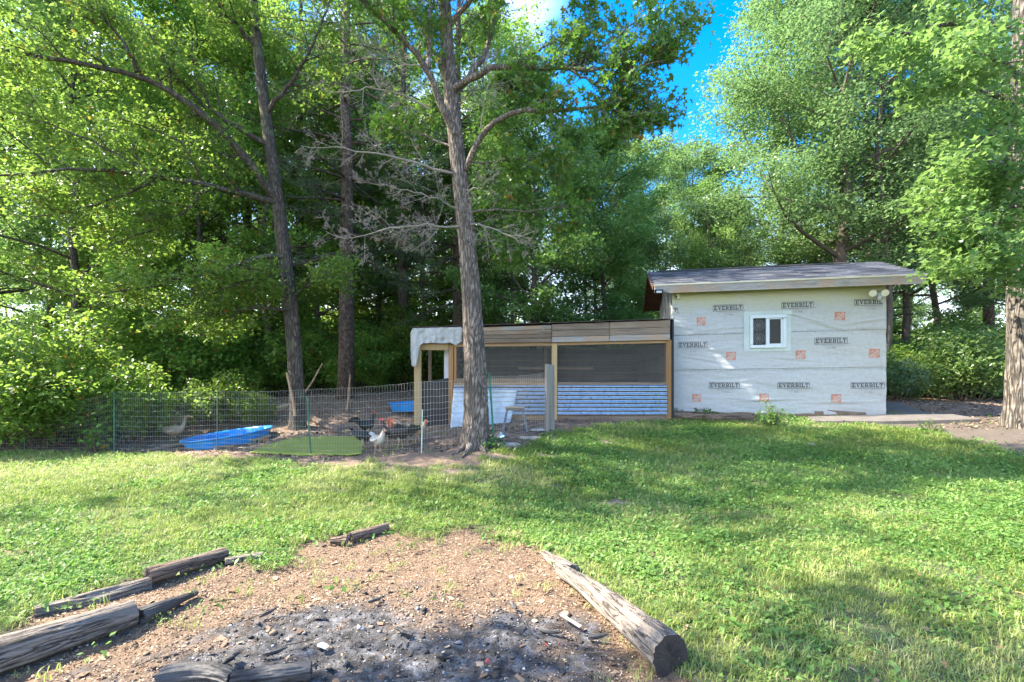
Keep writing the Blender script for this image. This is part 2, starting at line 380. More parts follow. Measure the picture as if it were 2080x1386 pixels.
# ------------------------------------------------------------------ GROUND
def W(px, py): v = G(px, py); return (v.x, v.y)
PIT = [W(*p) for p in [(-260,1480),(-60,1345),(60,1255),(260,1185),(420,1135),(560,1145),(640,1100),(700,1085),(780,1080),(870,1085),(960,1070),(1010,1090),(1090,1105),(1180,1160),(1290,1250),(1400,1370),(1430,1700),(300,1900),(-260,1700)]]
ASH = [W(*p) for p in [(200,1750),(210,1386),(400,1290),(560,1225),(700,1190),(860,1185),(980,1215),(1100,1250),(1210,1310),(1260,1386),(1300,1750)]]
RUN = [W(*p) for p in [(-400,912),(-100,914),(232,924),(450,932),(560,943),(700,950),(860,952),(960,946),(1060,908),(1130,882),(1250,864),(1370,852)]] + [W(1370,852), (4.3,12.6), (8.6,11.8), (9.2,10.9)] + [W(*p) for p in [(1880,866),(1960,878),(2150,880),(2500,890)]] + [(40,16),(40,60),(-60,60),(-60,14)]
PATH = [W(*p) for p in [(1660,858),(1800,866),(1880,878),(1950,905),(2080,925),(2400,960),(2400,850),(1900,845),(1700,850)]]
TURF = [W(*p) for p in [(505,922),(540,906),(592,893),(660,889),(728,890),(742,905),(738,926),(620,928)]]
def sdist(x, y, poly):
    """signed distance to a polygon, positive inside"""
    x = np.asarray(x); y = np.asarray(y); d = np.full(x.shape, 1e9); ins = np.zeros(x.shape, bool); n = len(poly)
    for i in range(n):
        x1, y1 = poly[i]; x2, y2 = poly[(i + 1) % n]; dx, dy = x2 - x1, y2 - y1
        t = np.clip(((x - x1) * dx + (y - y1) * dy) / (dx * dx + dy * dy + 1e-12), 0, 1)
        d = np.minimum(d, np.hypot(x - x1 - t * dx, y - y1 - t * dy))
        if dy != 0:
            c = ((y1 > y) != (y2 > y)) & (x < (x2 - x1) * (y - y1) / dy + x1); ins ^= c
    return np.where(ins, d, -d)
def sm(a, lo, hi): t = np.clip((a - lo) / (hi - lo), 0, 1); return t * t * (3 - 2 * t)
SPOTS = [(1240,1025,.42,.16),(1030,1082,.25,.14),(905,958,.5,.18),(1100,925,.4,.15),(760,945,.9,.14),(1000,925,.6,.2),(1545,1055,.12,.08),(560,950,.7,.1),(1230,900,.4,.12),(1560,905,.5,.12),(1860,1010,.2,.06),(1420,905,.3,.08)]
SPW = [(*W(a, b), c, d) for a, b, c, d in SPOTS]
def masks(x, y):
    nz = fbm(x * 2.2, y * 2.2, 0, 4, 3); nf = fbm(x * 9, y * 9, 0, 3, 5)
    pit = sm(sdist(x, y, PIT) + nz * .22 + nf * .08, -.05, .1)
    ash = sm(sdist(x, y, ASH) + nz * .75 + nf * .35, -.2, .45)
    run = sm(sdist(x, y, RUN) + nz * .5 + nf * .2, -.15, .12)
    path = sm(sdist(x, y, PATH) + nz * .5 + nf * .2, -.1, .15)
    bare = np.zeros(np.shape(x))
    for (a, b, c, d) in SPW:
        e = 1 - np.sqrt(((x - a) / c) ** 2 + ((y - b) / d) ** 2); bare = np.maximum(bare, sm(e + nz * .9 + nf * .4, .0, .35))
    bare = np.maximum(bare, sm(fbm(x * 1.1, y * 1.6, 3, 4, 11) + nf * .25, .42, .6) * .8)
    return pit, ash, run, path, bare
ys = [-60, -30, -12, -4, 0, .8]; y = 1.3
while y < 15: ys.append(y); y += max(.026, .0115 * y)
while y < 260: ys.append(y); y *= 1.09
xs = []; x = 0.; st = .028
while x < 250:
    xs.append(x); st = .032 if x < 3.4 else (.06 if x < 10.5 else st * 1.16); x += st
xs = np.array(sorted(set([-a for a in xs] + xs))); ys = np.array(ys)
GX, GY = np.meshgrid(xs, ys); GXf, GYf = GX.ravel(), GY.ravel(); GZf = gz(GXf, GYf)
mpit, mash, mrun, mpath, mbare = masks(GXf, GYf)
near = np.exp(-np.maximum(GYf - 3, 0) / 5)
GZf = GZf + .03 * fbm(GXf * 1.7, GYf * 1.7, 0, 3, 21) + mash * (.032 * np.abs(fbm(GXf * 14, GYf * 14, 0, 4, 31)) + .012 * fbm(GXf * 30, GYf * 30, 0, 2, 33)) \
    + mpit * (.018 * fbm(GXf * 6, GYf * 6, 0, 4, 41) + .008 * fbm(GXf * 24, GYf * 24, 0, 2, 43) - .03) + mrun * .025 * fbm(GXf * 5, GYf * 5, 0, 4, 44)
nx, ny = len(xs), len(ys); I = np.arange(nx * ny).reshape(ny, nx)
FG = np.stack([I[:-1, :-1], I[:-1, 1:], I[1:, 1:], I[1:, :-1]], -1).reshape(-1, 4)
gme = np_mesh('ground', np.stack([GXf, GYf, GZf], 1), FG, True, {'pit': mpit, 'ash': mash, 'run': np.maximum(mrun, 0), 'path': mpath, 'bare': mbare})
t = NT('ground'); v = t.obj(rnd=False)
nA = t.noise(v, 3, 8, .65); nB = t.noise(v, 28, 6, .7); nC = t.noise(v, 110, 4, .7); nD = t.noise(v, 9, 8, .7, .5)
grass = t.ramp(nB, [(.3, (.05, .06, .025)), (.55, (.1, .11, .045)), (.75, (.2, .16, .09))])
soil = t.mix(t.ramp(nC, [(.35, (0, 0, 0)), (.65, (1, 1, 1))]), (.085, .05, .03), (.26, .172, .105)); soil = t.mix(t.ramp(nD, [(.42, (0, 0, 0)), (.62, (1, 1, 1))]), soil, (.15, .085, .05), 'MIX')
soil = t.mix(.45, soil, t.mix(nB, (.14, .088, .053), (.32, .225, .145)))
ashc = t.ramp(nD, [(.38, (.018, .017, .017)), (.49, (.065, .062, .062)), (.6, (.15, .147, .152)), (.76, (.42, .42, .45))]); ashc = t.mix(t.ramp(nC, [(.5, (0, 0, 0)), (.62, (.8, .8, .8))]), ashc, (.03, .028, .03))
runc = t.mix(t.ramp(nB, [(.35, (0, 0, 0)), (.65, (1, 1, 1))]), (.1, .066, .045), (.3, .21, .15)); runc = t.mix(t.ramp(nC, [(.45, (0, 0, 0)), (.7, (.8, .8, .8))]), runc, (.07, .045, .032))
pathc = t.mix(nA, (.075, .058, .043), (.13, .105, .083)); pathc = t.mix(t.ramp(nC, [(.55, (0, 0, 0)), (.7, (.6, .6, .6))]), pathc, (.16, .12, .09))
barec = t.mix(nB, (.2, .13, .085), (.38, .28, .2))
c = t.mix(t.attr('bare'), grass, barec); c = t.mix(t.attr('run'), c, runc); c = t.mix(t.attr('path'), c, pathc); c = t.mix(t.attr('pit'), c, soil); c = t.mix(t.attr('ash'), c, ashc)
t.col(c).rough(.95); t.bump(t.math('ADD', nB, t.math('MULTIPLY', nC, .8)), .8, .02)
link('ground', gme, t.m, kind='structure')

def ground_z(x, y):
    return g1(x, y)
# grass tufts -------------------------------------------------------
def blade_tuft(seed, n, h, spread, w):
    rng = np.random.default_rng(seed); V = []; F = []; lr = []
    for i in range(n):
        a = rng.uniform(0, 6.28); rr = spread * math.sqrt(rng.random()); p = np.array([math.cos(a) * rr, math.sin(a) * rr, -.01]); b = rng.uniform(0, 6.28)
        d = np.array([math.cos(b), math.sin(b), 0]); s = np.array([-d[1], d[0], 0]) * w * rng.uniform(.7, 1.3); hh = h * rng.uniform(.55, 1.15); ln = rng.uniform(.25, 1.1)
        m = p + d * hh * ln * .35 + np.array([0, 0, hh * .6]); e = p + d * hh * ln + np.array([0, 0, hh * (1 - .35 * ln)])
        k = len(V); V += [p - s, p + s, m + s * .8, m - s * .8, e]; F += [(k, k + 1, k + 2), (k, k + 2, k + 3), (k + 3, k + 2, k + 4)]; lr += [rng.random()] * 5
    return np_mesh('grass_tuft', np.array(V), np.array(F), attr={'lr': lr})
def broad_tuft(seed, n, h, spread, size, shape):
    rng = np.random.default_rng(seed); C = rng.normal(size=(n, 3)) * spread; C[:, 2] = rng.uniform(.2, 1, n) * h
    hd = C.copy(); hd[:, 2] = 0; hd /= np.linalg.norm(hd, axis=1)[:, None]
    V, F, lr = leaf_arrays(C, size, rng, shape, 1.1, hd); return np_mesh('weed_tuft', V, F, attr={'lr': lr})
def m_grass(name, cols, tr, trans=.4):
    t = NT(name); at = t.n('ShaderNodeAttribute', attribute_name='gv', attribute_type='INSTANCER'); oi = t.n('ShaderNodeObjectInfo')
    a = t.math('ADD', t.math('MULTIPLY', t.attr('lr'), .35), t.math('ADD', t.math('MULTIPLY', at.outputs['Fac'], .5), t.math('MULTIPLY', oi.outputs['Random'], .2)))
    c = t.ramp(a, cols); t.col(c).rough(.5); t.b.inputs['Specular IOR Level'].default_value = .35
    tb = t.n('ShaderNodeBsdfTranslucent'); t.l(t.mix(.5, c, tr), tb.inputs[0]); ms = t.n('ShaderNodeMixShader'); ms.inputs[0].default_value = trans
    t.l(t.b.outputs[0], ms.inputs[1]); t.l(tb.outputs[0], ms.inputs[2]); t.l(ms.outputs[0], t.out.inputs[0]); return t.m
GR = m_grass('grass_blades', [(.0, (.075, .13, .025)), (.33, (.2, .265, .055)), (.62, (.33, .375, .115)), (1., (.5, .46, .25))], (.35, .5, .1))
WD = m_grass('weed_leaves', [(.0, (.07, .155, .03)), (.5, (.15, .27, .06)), (1., (.26, .37, .11))], (.25, .5, .08))
tc_ = bpy.data.collections.new('tufts')
def reg(me, mat, k):
    me.materials.append(mat); o = bpy.data.objects.new('%02d_tuft' % k, me); tc_.objects.link(o)
reg(blade_tuft(1, 13, .062, .05, .0023), GR, 0); reg(blade_tuft(2, 15, .05, .055, .002), GR, 1); reg(blade_tuft(3, 14, .075, .045, .0026), GR, 2)
reg(broad_tuft(4, 12, .035, .04, .024, 'maple'), WD, 3); reg(broad_tuft(5, 9, .04, .045, .042, 'oval'), WD, 4); reg(broad_tuft(6, 16, .03, .045, .017, 'oval'), WD, 5)
def gn_instances(name, pts, idx, rot, scl, gv, coll, mat_kind='stuff', **kw):
    me = bpy.data.meshes.new(name); me.vertices.add(len(pts)); me.vertices.foreach_set('co', np.asarray(pts, np.float32).ravel())
    for k, a, ty in (('idx', idx, 'INT'), ('scl', scl, 'FLOAT'), ('gv', gv, 'FLOAT')):
        at = me.attributes.new(k, ty, 'POINT'); at.data.foreach_set('value', np.asarray(a, np.int32 if ty == 'INT' else np.float32))
    at = me.attributes.new('rot', 'FLOAT_VECTOR', 'POINT'); at.data.foreach_set('vector', np.asarray(rot, np.float32).ravel())
    o = bpy.data.objects.new(name, me); COL.objects.link(o)
    ng = bpy.data.node_groups.new(name, 'GeometryNodeTree')
    ng.interface.new_socket('Geometry', in_out='INPUT', socket_type='NodeSocketGeometry'); ng.interface.new_socket('Geometry', in_out='OUTPUT', socket_type='NodeSocketGeometry')
    gi = ng.nodes.new('NodeGroupInput'); go = ng.nodes.new('NodeGroupOutput'); ip = ng.nodes.new('GeometryNodeInstanceOnPoints')
    ci = ng.nodes.new('GeometryNodeCollectionInfo'); ci.inputs[0].default_value = coll; ci.inputs[1].default_value = True; ci.inputs[2].default_value = True
    def na(nm, ty): x = ng.nodes.new('GeometryNodeInputNamedAttribute'); x.data_type = ty; x.inputs[0].default_value = nm; return x.outputs[0]
    ng.links.new(gi.outputs[0], ip.inputs['Points']); ng.links.new(ci.outputs[0], ip.inputs['Instance']); ip.inputs['Pick Instance'].default_value = True
    ng.links.new(na('idx', 'INT'), ip.inputs['Instance Index']); ng.links.new(na('rot', 'FLOAT_VECTOR'), ip.inputs['Rotation']); ng.links.new(na('scl', 'FLOAT'), ip.inputs['Scale'])
    ng.links.new(ip.outputs[0], go.inputs[0]); md = o.modifiers.new('scatter', 'NODES'); md.node_group = ng
    return tag(o, kind=mat_kind, **kw)
N = 200000
Y = np.sqrt(NR.random(N) * (12.2 ** 2 - 2.0 ** 2) + 2.0 ** 2); X = NR.uniform(-1, 1, N) * (Y * 1.12 + 3.0)
keep = NR.random(N) < np.clip(4.2 / Y, .0, 1) * .95
X, Y = X[keep], Y[keep]; a, b, c_, d_, e_ = masks(X, Y); tf = sdist(X, Y, TURF) > -.05
cl_ = fbm(X * 2.3, Y * 2.3, 0, 4, 61); cover = (1 - a) * (1 - np.maximum(c_, d_)) * (1 - .93 * e_)
hy = np.interp(Y, [0, 9], [1, 1])
keep = (NR.random(len(X)) < cover * (1 + .5 * cl_) * hy + .012 * (c_ > .5) * (Y < 10.6) + .03 * (a > .5) * (b < .1)) & ~tf
X, Y, cl_ = X[keep], Y[keep], cl_[keep]
wd = fbm(X * .8 + 9, Y * .8, 0, 4, 71) + .16 * np.clip((X - .5) / 4, -1, 1) + .1 * (Y < 5)
r_ = NR.random(len(X)); isw = r_ < np.clip(.33 + wd * 1.3, .06, .8)
idx = np.where(isw, NR.choice([3, 4, 5], len(X), p=[.4, .25, .35]), NR.choice([0, 1, 2], len(X), p=[.45, .43, .12]))
gvv = .36 + .95 * fbm(X * 1.1 + 4, Y * 1.1, 0, 5, 81) + .4 * sm(-X, -1.5, 3) * sm(Y, 6.0, 8.2) + .1 * sm(-X, 0, 4)
rot = np.stack([NR.normal(size=len(X)) * .12, NR.normal(size=len(X)) * .12, NR.uniform(0, 6.28, len(X))], 1)
scl = NR.uniform(.7, 1.35, len(X)) * (1 + .35 * cl_) * np.interp(Y, [2.5, 9], [.95, 1.45])
GZg = gz(X, Y) + .03 * fbm(X * 1.7, Y * 1.7, 0, 3, 21)
gn_instances('lawn_grass', np.stack([X, Y, GZg], 1), idx, rot, scl, np.clip(gvv, 0, 1), tc_, label='patchy green lawn of short grass and low clover around the fire pit', cat='grass')
print('tufts', len(X))

# chips and charcoal on the ground ------------------------------------
def scatter_in(poly, n, rng, marg=0.0):
    p = np.array(poly); lo, hi = p.min(0) - .3, p.max(0) + .3; X = rng.uniform(lo[0], hi[0], n); Y = rng.uniform(max(lo[1], 1.9), hi[1], n)
    k = sdist(X, Y, poly) + .2 * fbm(X * 2, Y * 2, 0, 3, 3) > marg; return X[k], Y[k]
def zrel(X, Y):
    mp_, ma_, mr_, _, _ = masks(X, Y)
    return gz(X, Y) + .03 * fbm(X * 1.7, Y * 1.7, 0, 3, 21) + ma_ * .032 * np.abs(fbm(X * 14, Y * 14, 0, 4, 31)) + mp_ * (.018 * fbm(X * 6, Y * 6, 0, 4, 41) - .03)
def flakes(name, X, Y, L, w, mat, seed, **kw):
    rng = np.random.default_rng(seed); n = len(X); C = np.stack([X, Y, zrel(X, Y) + .004], 1); a = rng.uniform(0, 6.28, n); tl = rng.normal(size=n) * .25
    d = np.stack([np.cos(a), np.sin(a), tl], 1) * (L * rng.uniform(.3, 1.2, n))[:, None]; s = np.stack([-np.sin(a), np.cos(a), rng.normal(size=n) * .4], 1) * (w * rng.uniform(.5, 1.3, n))[:, None]
    V = np.stack([C - d - s, C + d - s * .6, C + d * .9 + s, C - d * .8 + s], 1).reshape(-1, 3); V[:, 2] += .003
    F = np.arange(n * 4).reshape(n, 4); me = np_mesh(name, V, F, attr={'lr': np.repeat(rng.random(n), 4)}); return link(name, me, mat, kind='stuff', **kw)
def m_lr(name, stops, rough=.85):
    t = NT(name); t.col(t.ramp(t.attr('lr'), stops)).rough(rough); return t.m
CHIP = m_lr('wood_chips', [(0, (.05, .028, .017)), (.45, (.16, .1, .06)), (.8, (.33, .23, .145)), (1, (.6, .47, .33))])
X, Y = scatter_in(PIT, 70000, NR, -.02); k_ = NR.random(len(X)) > masks(X, Y)[1] * .93; X, Y = X[k_], Y[k_]; flakes('wood_chips', X, Y, .0085, .003, CHIP, 5, label='pale wood chips and sawdust strewn round the fire pit', cat='wood chips')
def chunks(name, X, Y, sz, mat, seed, **kw):
    rng = np.random.default_rng(seed); n = len(X); base = np.array([(1, 0, 0), (0, 1, 0), (-1, 0, 0), (0, -1, 0), (0, 0, 1), (0, 0, -.6)]); F = np.array([(0, 1, 4), (1, 2, 4), (2, 3, 4), (3, 0, 4), (1, 0, 5), (2, 1, 5), (3, 2, 5), (0, 3, 5)])
    s = sz * rng.lognormal(0, .55, n); B = base[None] * s[:, None, None] * rng.uniform(.4, 1.6, (n, 6, 1)) * np.array([1.3, .8, .5]); a = rng.uniform(0, 6.28, n); ca, sa = np.cos(a)[:, None], np.sin(a)[:, None]
    V = np.stack([B[..., 0] * ca - B[..., 1] * sa, B[..., 0] * sa + B[..., 1] * ca, B[..., 2]], -1) + rng.normal(size=(n, 6, 3)) * (s * .15)[:, None, None] + np.stack([X, Y, zrel(X, Y) + s * .2], 1)[:, None]
    FF = (F[None] + (np.arange(n) * 6)[:, None, None]).reshape(-1, 3); return link(name, np_mesh(name, V.reshape(-1, 3), FF, attr={'lr': np.repeat(rng.random(n), 6)}), mat, kind='stuff', **kw)
COAL = m_lr('charcoal', [(0, (.012, .012, .013)), (.55, (.04, .038, .038)), (.76, (.09, .085, .085)), (.95, (.24, .235, .24)), (1, (.5, .5, .52))], .75)
X, Y = scatter_in(ASH, 11000, NR, -.05); chunks('charcoal', X, Y, .0045, COAL, 6, label='charcoal bits and pale ash flakes in the burnt centre of the pit', cat='charcoal')
X, Y = scatter_in(PIT, 3000, NR, .1); chunks('soil_crumbs', X, Y, .007, m_lr('crumbs', [(0, (.05, .035, .025)), (1, (.3, .2, .13))]), 8, label='dark soil crumbs and bark bits on the bare pit floor', cat='soil')
LIT = m_lr('leaf_litter', [(0, (.06, .035, .02)), (.5, (.22, .13, .075)), (.9, (.42, .3, .2)), (1, (.5, .2, .1))])
Yl = NR.uniform(8.4, 19, 26000); Xl = NR.uniform(-1, 1, 26000) * Yl * 1.15; k = sdist(Xl, Yl, RUN) > .05; flakes('leaf_litter', Xl[k], Yl[k], .035, .02, LIT, 9, label='brown leaf litter and twigs on the bare ground behind the fence', cat='leaf litter')
Yl = NR.uniform(2.4, 9, 900); Xl = NR.uniform(-1.1, 1.1, 900) * Yl; flakes('fallen_leaves', Xl, Yl, .028, .018, LIT, 19, label='a few curled brown leaves scattered over the lawn and the pit', cat='fallen leaves')
# turf mat
n_ = 26; tx = np.array([p[0] for p in TURF]); ty = np.array([p[1] for p in TURF])
TM = NT('turf_mat'); vv = TM.obj(rnd=False); TM.col(TM.ramp(TM.noise(vv, 180, 3, .8), [(.3, (.16, .2, .035)), (.7, (.3, .345, .07))])).rough(.85); TM.bump(TM.noise(vv, 400, 2), .8, .006)
V = []; F = []; gx = np.linspace(tx.min() - .05, tx.max() + .05, 70); gy = np.linspace(ty.min() - .05, ty.max() + .05, 50); XX, YY = np.meshgrid(gx, gy); ins = sdist(XX, YY, TURF) + .09 * fbm(XX * 4, YY * 4, 0, 4, 99) > .0
ZZ = gz(XX, YY) + .03 + .02 * fbm(XX * 1.7, YY * 1.7, 0, 3, 21); II = np.arange(XX.size).reshape(XX.shape); q = ins[:-1, :-1] & ins[1:, 1:] & ins[1:, :-1] & ins[:-1, 1:]
FF = np.stack([II[:-1, :-1], II[:-1, 1:], II[1:, 1:], II[1:, :-1]], -1)[q]
o = link('turf_mat', np_mesh('turf_mat', np.stack([XX.ravel(), YY.ravel(), ZZ.ravel()], 1), FF, True), TM.m, label='flat yellow-green artificial turf mat lying behind the wire fence', cat='turf mat')
mm = o.modifiers.new('thick', 'SOLIDIFY'); mm.thickness = .02
#@@SPLIT
# ------------------------------------------------------------------ WALL-PLANE HELPER
class Plane:
    """a vertical plane given by two ground directions of the photograph and their distances"""
    def __init__(s, x0, D0, x1, D1):
        s.A = Vector(((x0 - CX) / FPX * D0, D0, 0)); B = Vector(((x1 - CX) / FPX * D1, D1, 0)); s.L = (B - s.A).length; s.T = (B - s.A).normalized(); s.N = Vector((s.T.y, -s.T.x, 0))
    def uz(s, px, py, off=0.0):
        k = (px - CX) / FPX; A = s.A + s.N * off; u = (k * A.y - A.x) / (s.T.x - k * s.T.y); D = A.y + u * s.T.y
        return u, ZC - (py - HY) / FPX * D
    def w(s, u, z, off=0.0): p = s.A + s.T * u + s.N * off; return Vector((p.x, p.y, z))
    def at(s, px, py, off=0.0): u, z = s.uz(px, py, off); return s.w(u, z, off)
    def quad(s, mb, pts, off, th):
        """pts in photograph pixels (clockwise or not), front face off metres proud, th thick"""
        q = [s.at(px, py, off) for px, py in pts]; return mb.prism(q, s.N, th)
WOOD_GREY = m_wood('weathered_boards', (.1, .07, .048), (.27, .205, .15), (.19, .13, .085), (.8, 22, 22))
WOOD_PALE = m_wood('pale_weathered', (.22, .195, .17), (.38, .36, .335), (.36, .25, .17), (.8, 14, 14), bump=.3)
WOOD_ORANGE = m_wood('orange_lumber', (.25, .11, .035), (.38, .2, .075), (.3, .17, .075), (14, 14, .8))
WOOD_YEL = m_wood('yellow_lumber', (.3, .2, .085), (.43, .31, .155), None, (14, 14, .9))
WOOD_BEAM = m_wood('beam_lumber', (.22, .13, .07), (.4, .26, .14), None, (.8, 16, 16))
WOOD_BROWN = m_wood('brown_plywood', (.09, .04, .022), (.17, .08, .045), None, (1.5, 10, 10))
GREY_POST = m_wood('grey_post', (.2, .18, .15), (.36, .33, .28), None, (16, 16, .8))
BLACK = m_plain('black_rubber', (.012, .012, .013), .75, var=.4)
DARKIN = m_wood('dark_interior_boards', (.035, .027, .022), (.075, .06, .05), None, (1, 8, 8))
CONC = m_plain('concrete', (.125, .11, .097), .9, var=.2, sc_=5, bump=.4)
METAL = m_plain('galvanised', (.62, .68, .76), .3, 1.0, .12, 8)
t = NT('corrugated_steel'); v = t.obj(rnd=False); n = t.noise(v, 14, 6); t.col(t.ramp(n, [(.3, (.36, .38, .42)), (.7, (.52, .54, .58))])).rough(t.ramp(n, [(.3, (.26, .26, .26)), (.7, (.36, .36, .36))])); t.b.inputs['Metallic'].default_value = 1.0; STEEL = t.m
t = NT('pale_sheet'); v = t.obj(rnd=False); n = t.noise(v, 5, 7, .6); t.col(t.ramp(n, [(.3, (.36, .41, .44)), (.6, (.52, .58, .61))])).rough(.45); t.b.inputs['Metallic'].default_value = .35; PALESHEET = t.m
WHITE = m_plain('white_vinyl', (.56, .61, .63), .4, var=.05)
GLASSY = None
t = NT('window_glass'); t.b.inputs['Base Color'].default_value = (.01, .012, .012, 1); t.rough(.03); t.b.inputs['Specular IOR Level'].default_value = .5; tr = t.n('ShaderNodeBsdfTransparent'); tr.inputs[0].default_value = (.8, .85, .85, 1)
ms = t.n('ShaderNodeMixShader'); ms.inputs[0].default_value = .3; t.l(tr.outputs[0], ms.inputs[1]); t.l(t.b.outputs[0], ms.inputs[2]); t.l(ms.outputs[0], t.out.inputs[0]); GLASSY = t.m
# ------------------------------------------------------------------ SHED
SP = Plane(1368, 11.9, 1798, 11.0); NB = -SP.N
shed = empty('shed', SP.w(0, .9), 'small white shed covered in printed building wrap with a dark shingle roof', 'shed')
def S(o): o.parent = shed; o.matrix_parent_inverse = Matrix.Translation(-shed.location); return o
def sh(mb, name, mat, smooth=False, par=None, **kw):
    o = mb.build(name, mat, None, smooth, **kw); o.parent = par or shed; o.matrix_parent_inverse = Matrix.Translation(-shed.location); return o
DEP = 3.3; EZ = 3.96; RZ = 4.71; BZ = .96
def wrinkle(u, z):
    w = .026 * fbm(u * .55, z * 3.2 + u * .5, 0, 4, 91) + .006 * fbm(u * 1.5 + 3, z * 9 - u * 1.2, 0, 3, 95)
    w = w + .012 * np.abs(np.sin(u * 2.3 + z * .7)) * np.exp(-((z - 3.5) / .35) ** 2)
    for (u0, z0, sl, am) in ((3.0, 3.1, -.35, .016), (3.3, 2.95, -.3, .012), (4.1, 3.02, .12, .012), (1.4, 2.95, .05, .009), (.7, 2.2, -.2, .008), (2.6, 2.2, -.1, .008), (2.2, 1.25, .03, .014), (3.6, 1.2, .02, .014)):
        zz = z - z0 - sl * (u - u0); w = w + am * np.exp(-(zz / .03) ** 2 - ((u - u0) / .55) ** 2) - am * .8 * np.exp(-((zz + .06) / .04) ** 2 - ((u - u0) / .6) ** 2)
    s1 = 2.79 + .01 * u; s2 = 1.95 + .008 * u
    for s_ in (s1, s2): w = w + .012 * sm(z, s_ - .004, s_ + .004) * (1 - sm(z, s_, s_ + .3))
    return w
uw0, uw1 = SP.uz(1524, 700)[0], SP.uz(1594, 700)[0]; zw0, zw1 = SP.uz(1560, 706)[1], SP.uz(1560, 642)[1]
us = np.r_[np.linspace(-.03, uw0 + .02, 110), np.linspace(uw0 + .02, uw1 - .02, 50)[1:], np.linspace(uw1 - .02, SP.L + .02, 150)[1:]]
zs = np.r_[np.linspace(BZ, zw0 + .02, 150), np.linspace(zw0 + .02, zw1 - .02, 60)[1:], np.linspace(zw1 - .02, 3.84, 90)[1:]]
UU, ZZ = np.meshgrid(us, zs); Z2 = ZZ.copy()
Z2[-1] += .03 * np.sin(us * 6.5) + .02; Z2[0] += -.012 * us + .01 * np.sin(us * 9)
WV = wrinkle(UU, ZZ); base = np.array(SP.w(0, 0)); T_ = np.array(SP.T); N_ = np.array(SP.N)
V = base + UU[..., None] * T_ + WV[..., None] * N_ + Z2[..., None] * np.array([0, 0, 1]); II = np.arange(UU.size).reshape(UU.shape)
cu, cz = (UU[:-1, :-1] + UU[1:, 1:]) / 2, (ZZ[:-1, :-1] + ZZ[1:, 1:]) / 2; q = ~((cu > uw0 + .02) & (cu < uw1 - .02) & (cz > zw0 + .02) & (cz < zw1 - .02))
FF = np.stack([II[:-1, :-1], II[:-1, 1:], II[1:, 1:], II[1:, :-1]], -1)[q]
t = NT('house_wrap'); v = t.obj(rnd=False); sx = t.n('ShaderNodeSeparateXYZ'); t.l(v, sx.inputs[0]); nz = t.noise(v, 2.2, 6, .6); nz2 = t.noise(v, 14, 6, .65)
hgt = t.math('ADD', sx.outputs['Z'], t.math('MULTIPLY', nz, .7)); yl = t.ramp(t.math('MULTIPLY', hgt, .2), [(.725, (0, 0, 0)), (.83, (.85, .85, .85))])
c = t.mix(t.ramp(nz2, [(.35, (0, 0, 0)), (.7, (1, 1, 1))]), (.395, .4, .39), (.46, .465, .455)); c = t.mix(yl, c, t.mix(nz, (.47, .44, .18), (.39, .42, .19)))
st = t.noise(t.obj((1, 1, 5), rnd=False), 1.6, 6, .7); c = t.mix(t.ramp(st, [(.56, (0, 0, 0)), (.75, (.5, .5, .5))]), c, (.42, .42, .4))
t.col(c).rough(.55); t.bump(t.noise(t.obj((1, 1, 3.5), rnd=False), 2.6, 5, .55, .9), .3, .05); WRAP = t.m
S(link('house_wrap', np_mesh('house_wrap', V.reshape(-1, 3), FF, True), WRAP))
wrap = bpy.data.objects['house_wrap']
def par2(o): o.parent = wrap; return o
def wp(u, z, off=.003): return SP.w(u, z, float(wrinkle(u, z)) + off)
# structure behind the wrap
mb = MB()
for (a0, a1, b0, b1) in ((0, uw0, BZ, 3.97), (uw1, SP.L, BZ, 3.97), (uw0, uw1, BZ, zw0), (uw0, uw1, zw1, 3.97)):
    mb.prism([SP.w(a0, b0, -.04), SP.w(a1, b0, -.04), SP.w(a1, b1, -.04), SP.w(a0, b1, -.04)], SP.N, .06)
sh(mb, 'front_wall', m_wood('sheathing', (.3, .2, .1), (.42, .3, .17), None, (1, 8, 8)))
SIDEW = m_wood('white_side_boards', (.45, .45, .46), (.68, .68, .69), (.3, .28, .27), (16, 16, .8))
for nm, u0, u1 in (('side_wall', 0.0, .05), ('side_wall', SP.L - .05, SP.L)):
    mb = MB(); pr = [(0, .95), (DEP, .95), (DEP, 4.0), (DEP / 2, 4.62), (0, 4.0)]
    mb.prism([SP.w(u1 if u0 == 0 else u1, z, -w - .11) for w, z in pr], SP.T, .05); sh(mb, nm, SIDEW)
mb = MB(); mb.prism([SP.w(.06, .95, -DEP), SP.w(SP.L - .06, .95, -DEP), SP.w(SP.L - .06, 4, -DEP), SP.w(.06, 4, -DEP)], SP.N, .05); sh(mb, 'back_wall', SIDEW)
# skirting board
for (x0, x1) in ((1369, 1530), (1531, 1680), (1681, 1790)):
    mb = MB(); SP.quad(mb, [(x0, 833), (x1, 836 if x1 < 1700 else 840), (x1, 858), (x0, 856)], -.01, .09); sh(mb, 'skirting_board', WOOD_GREY)
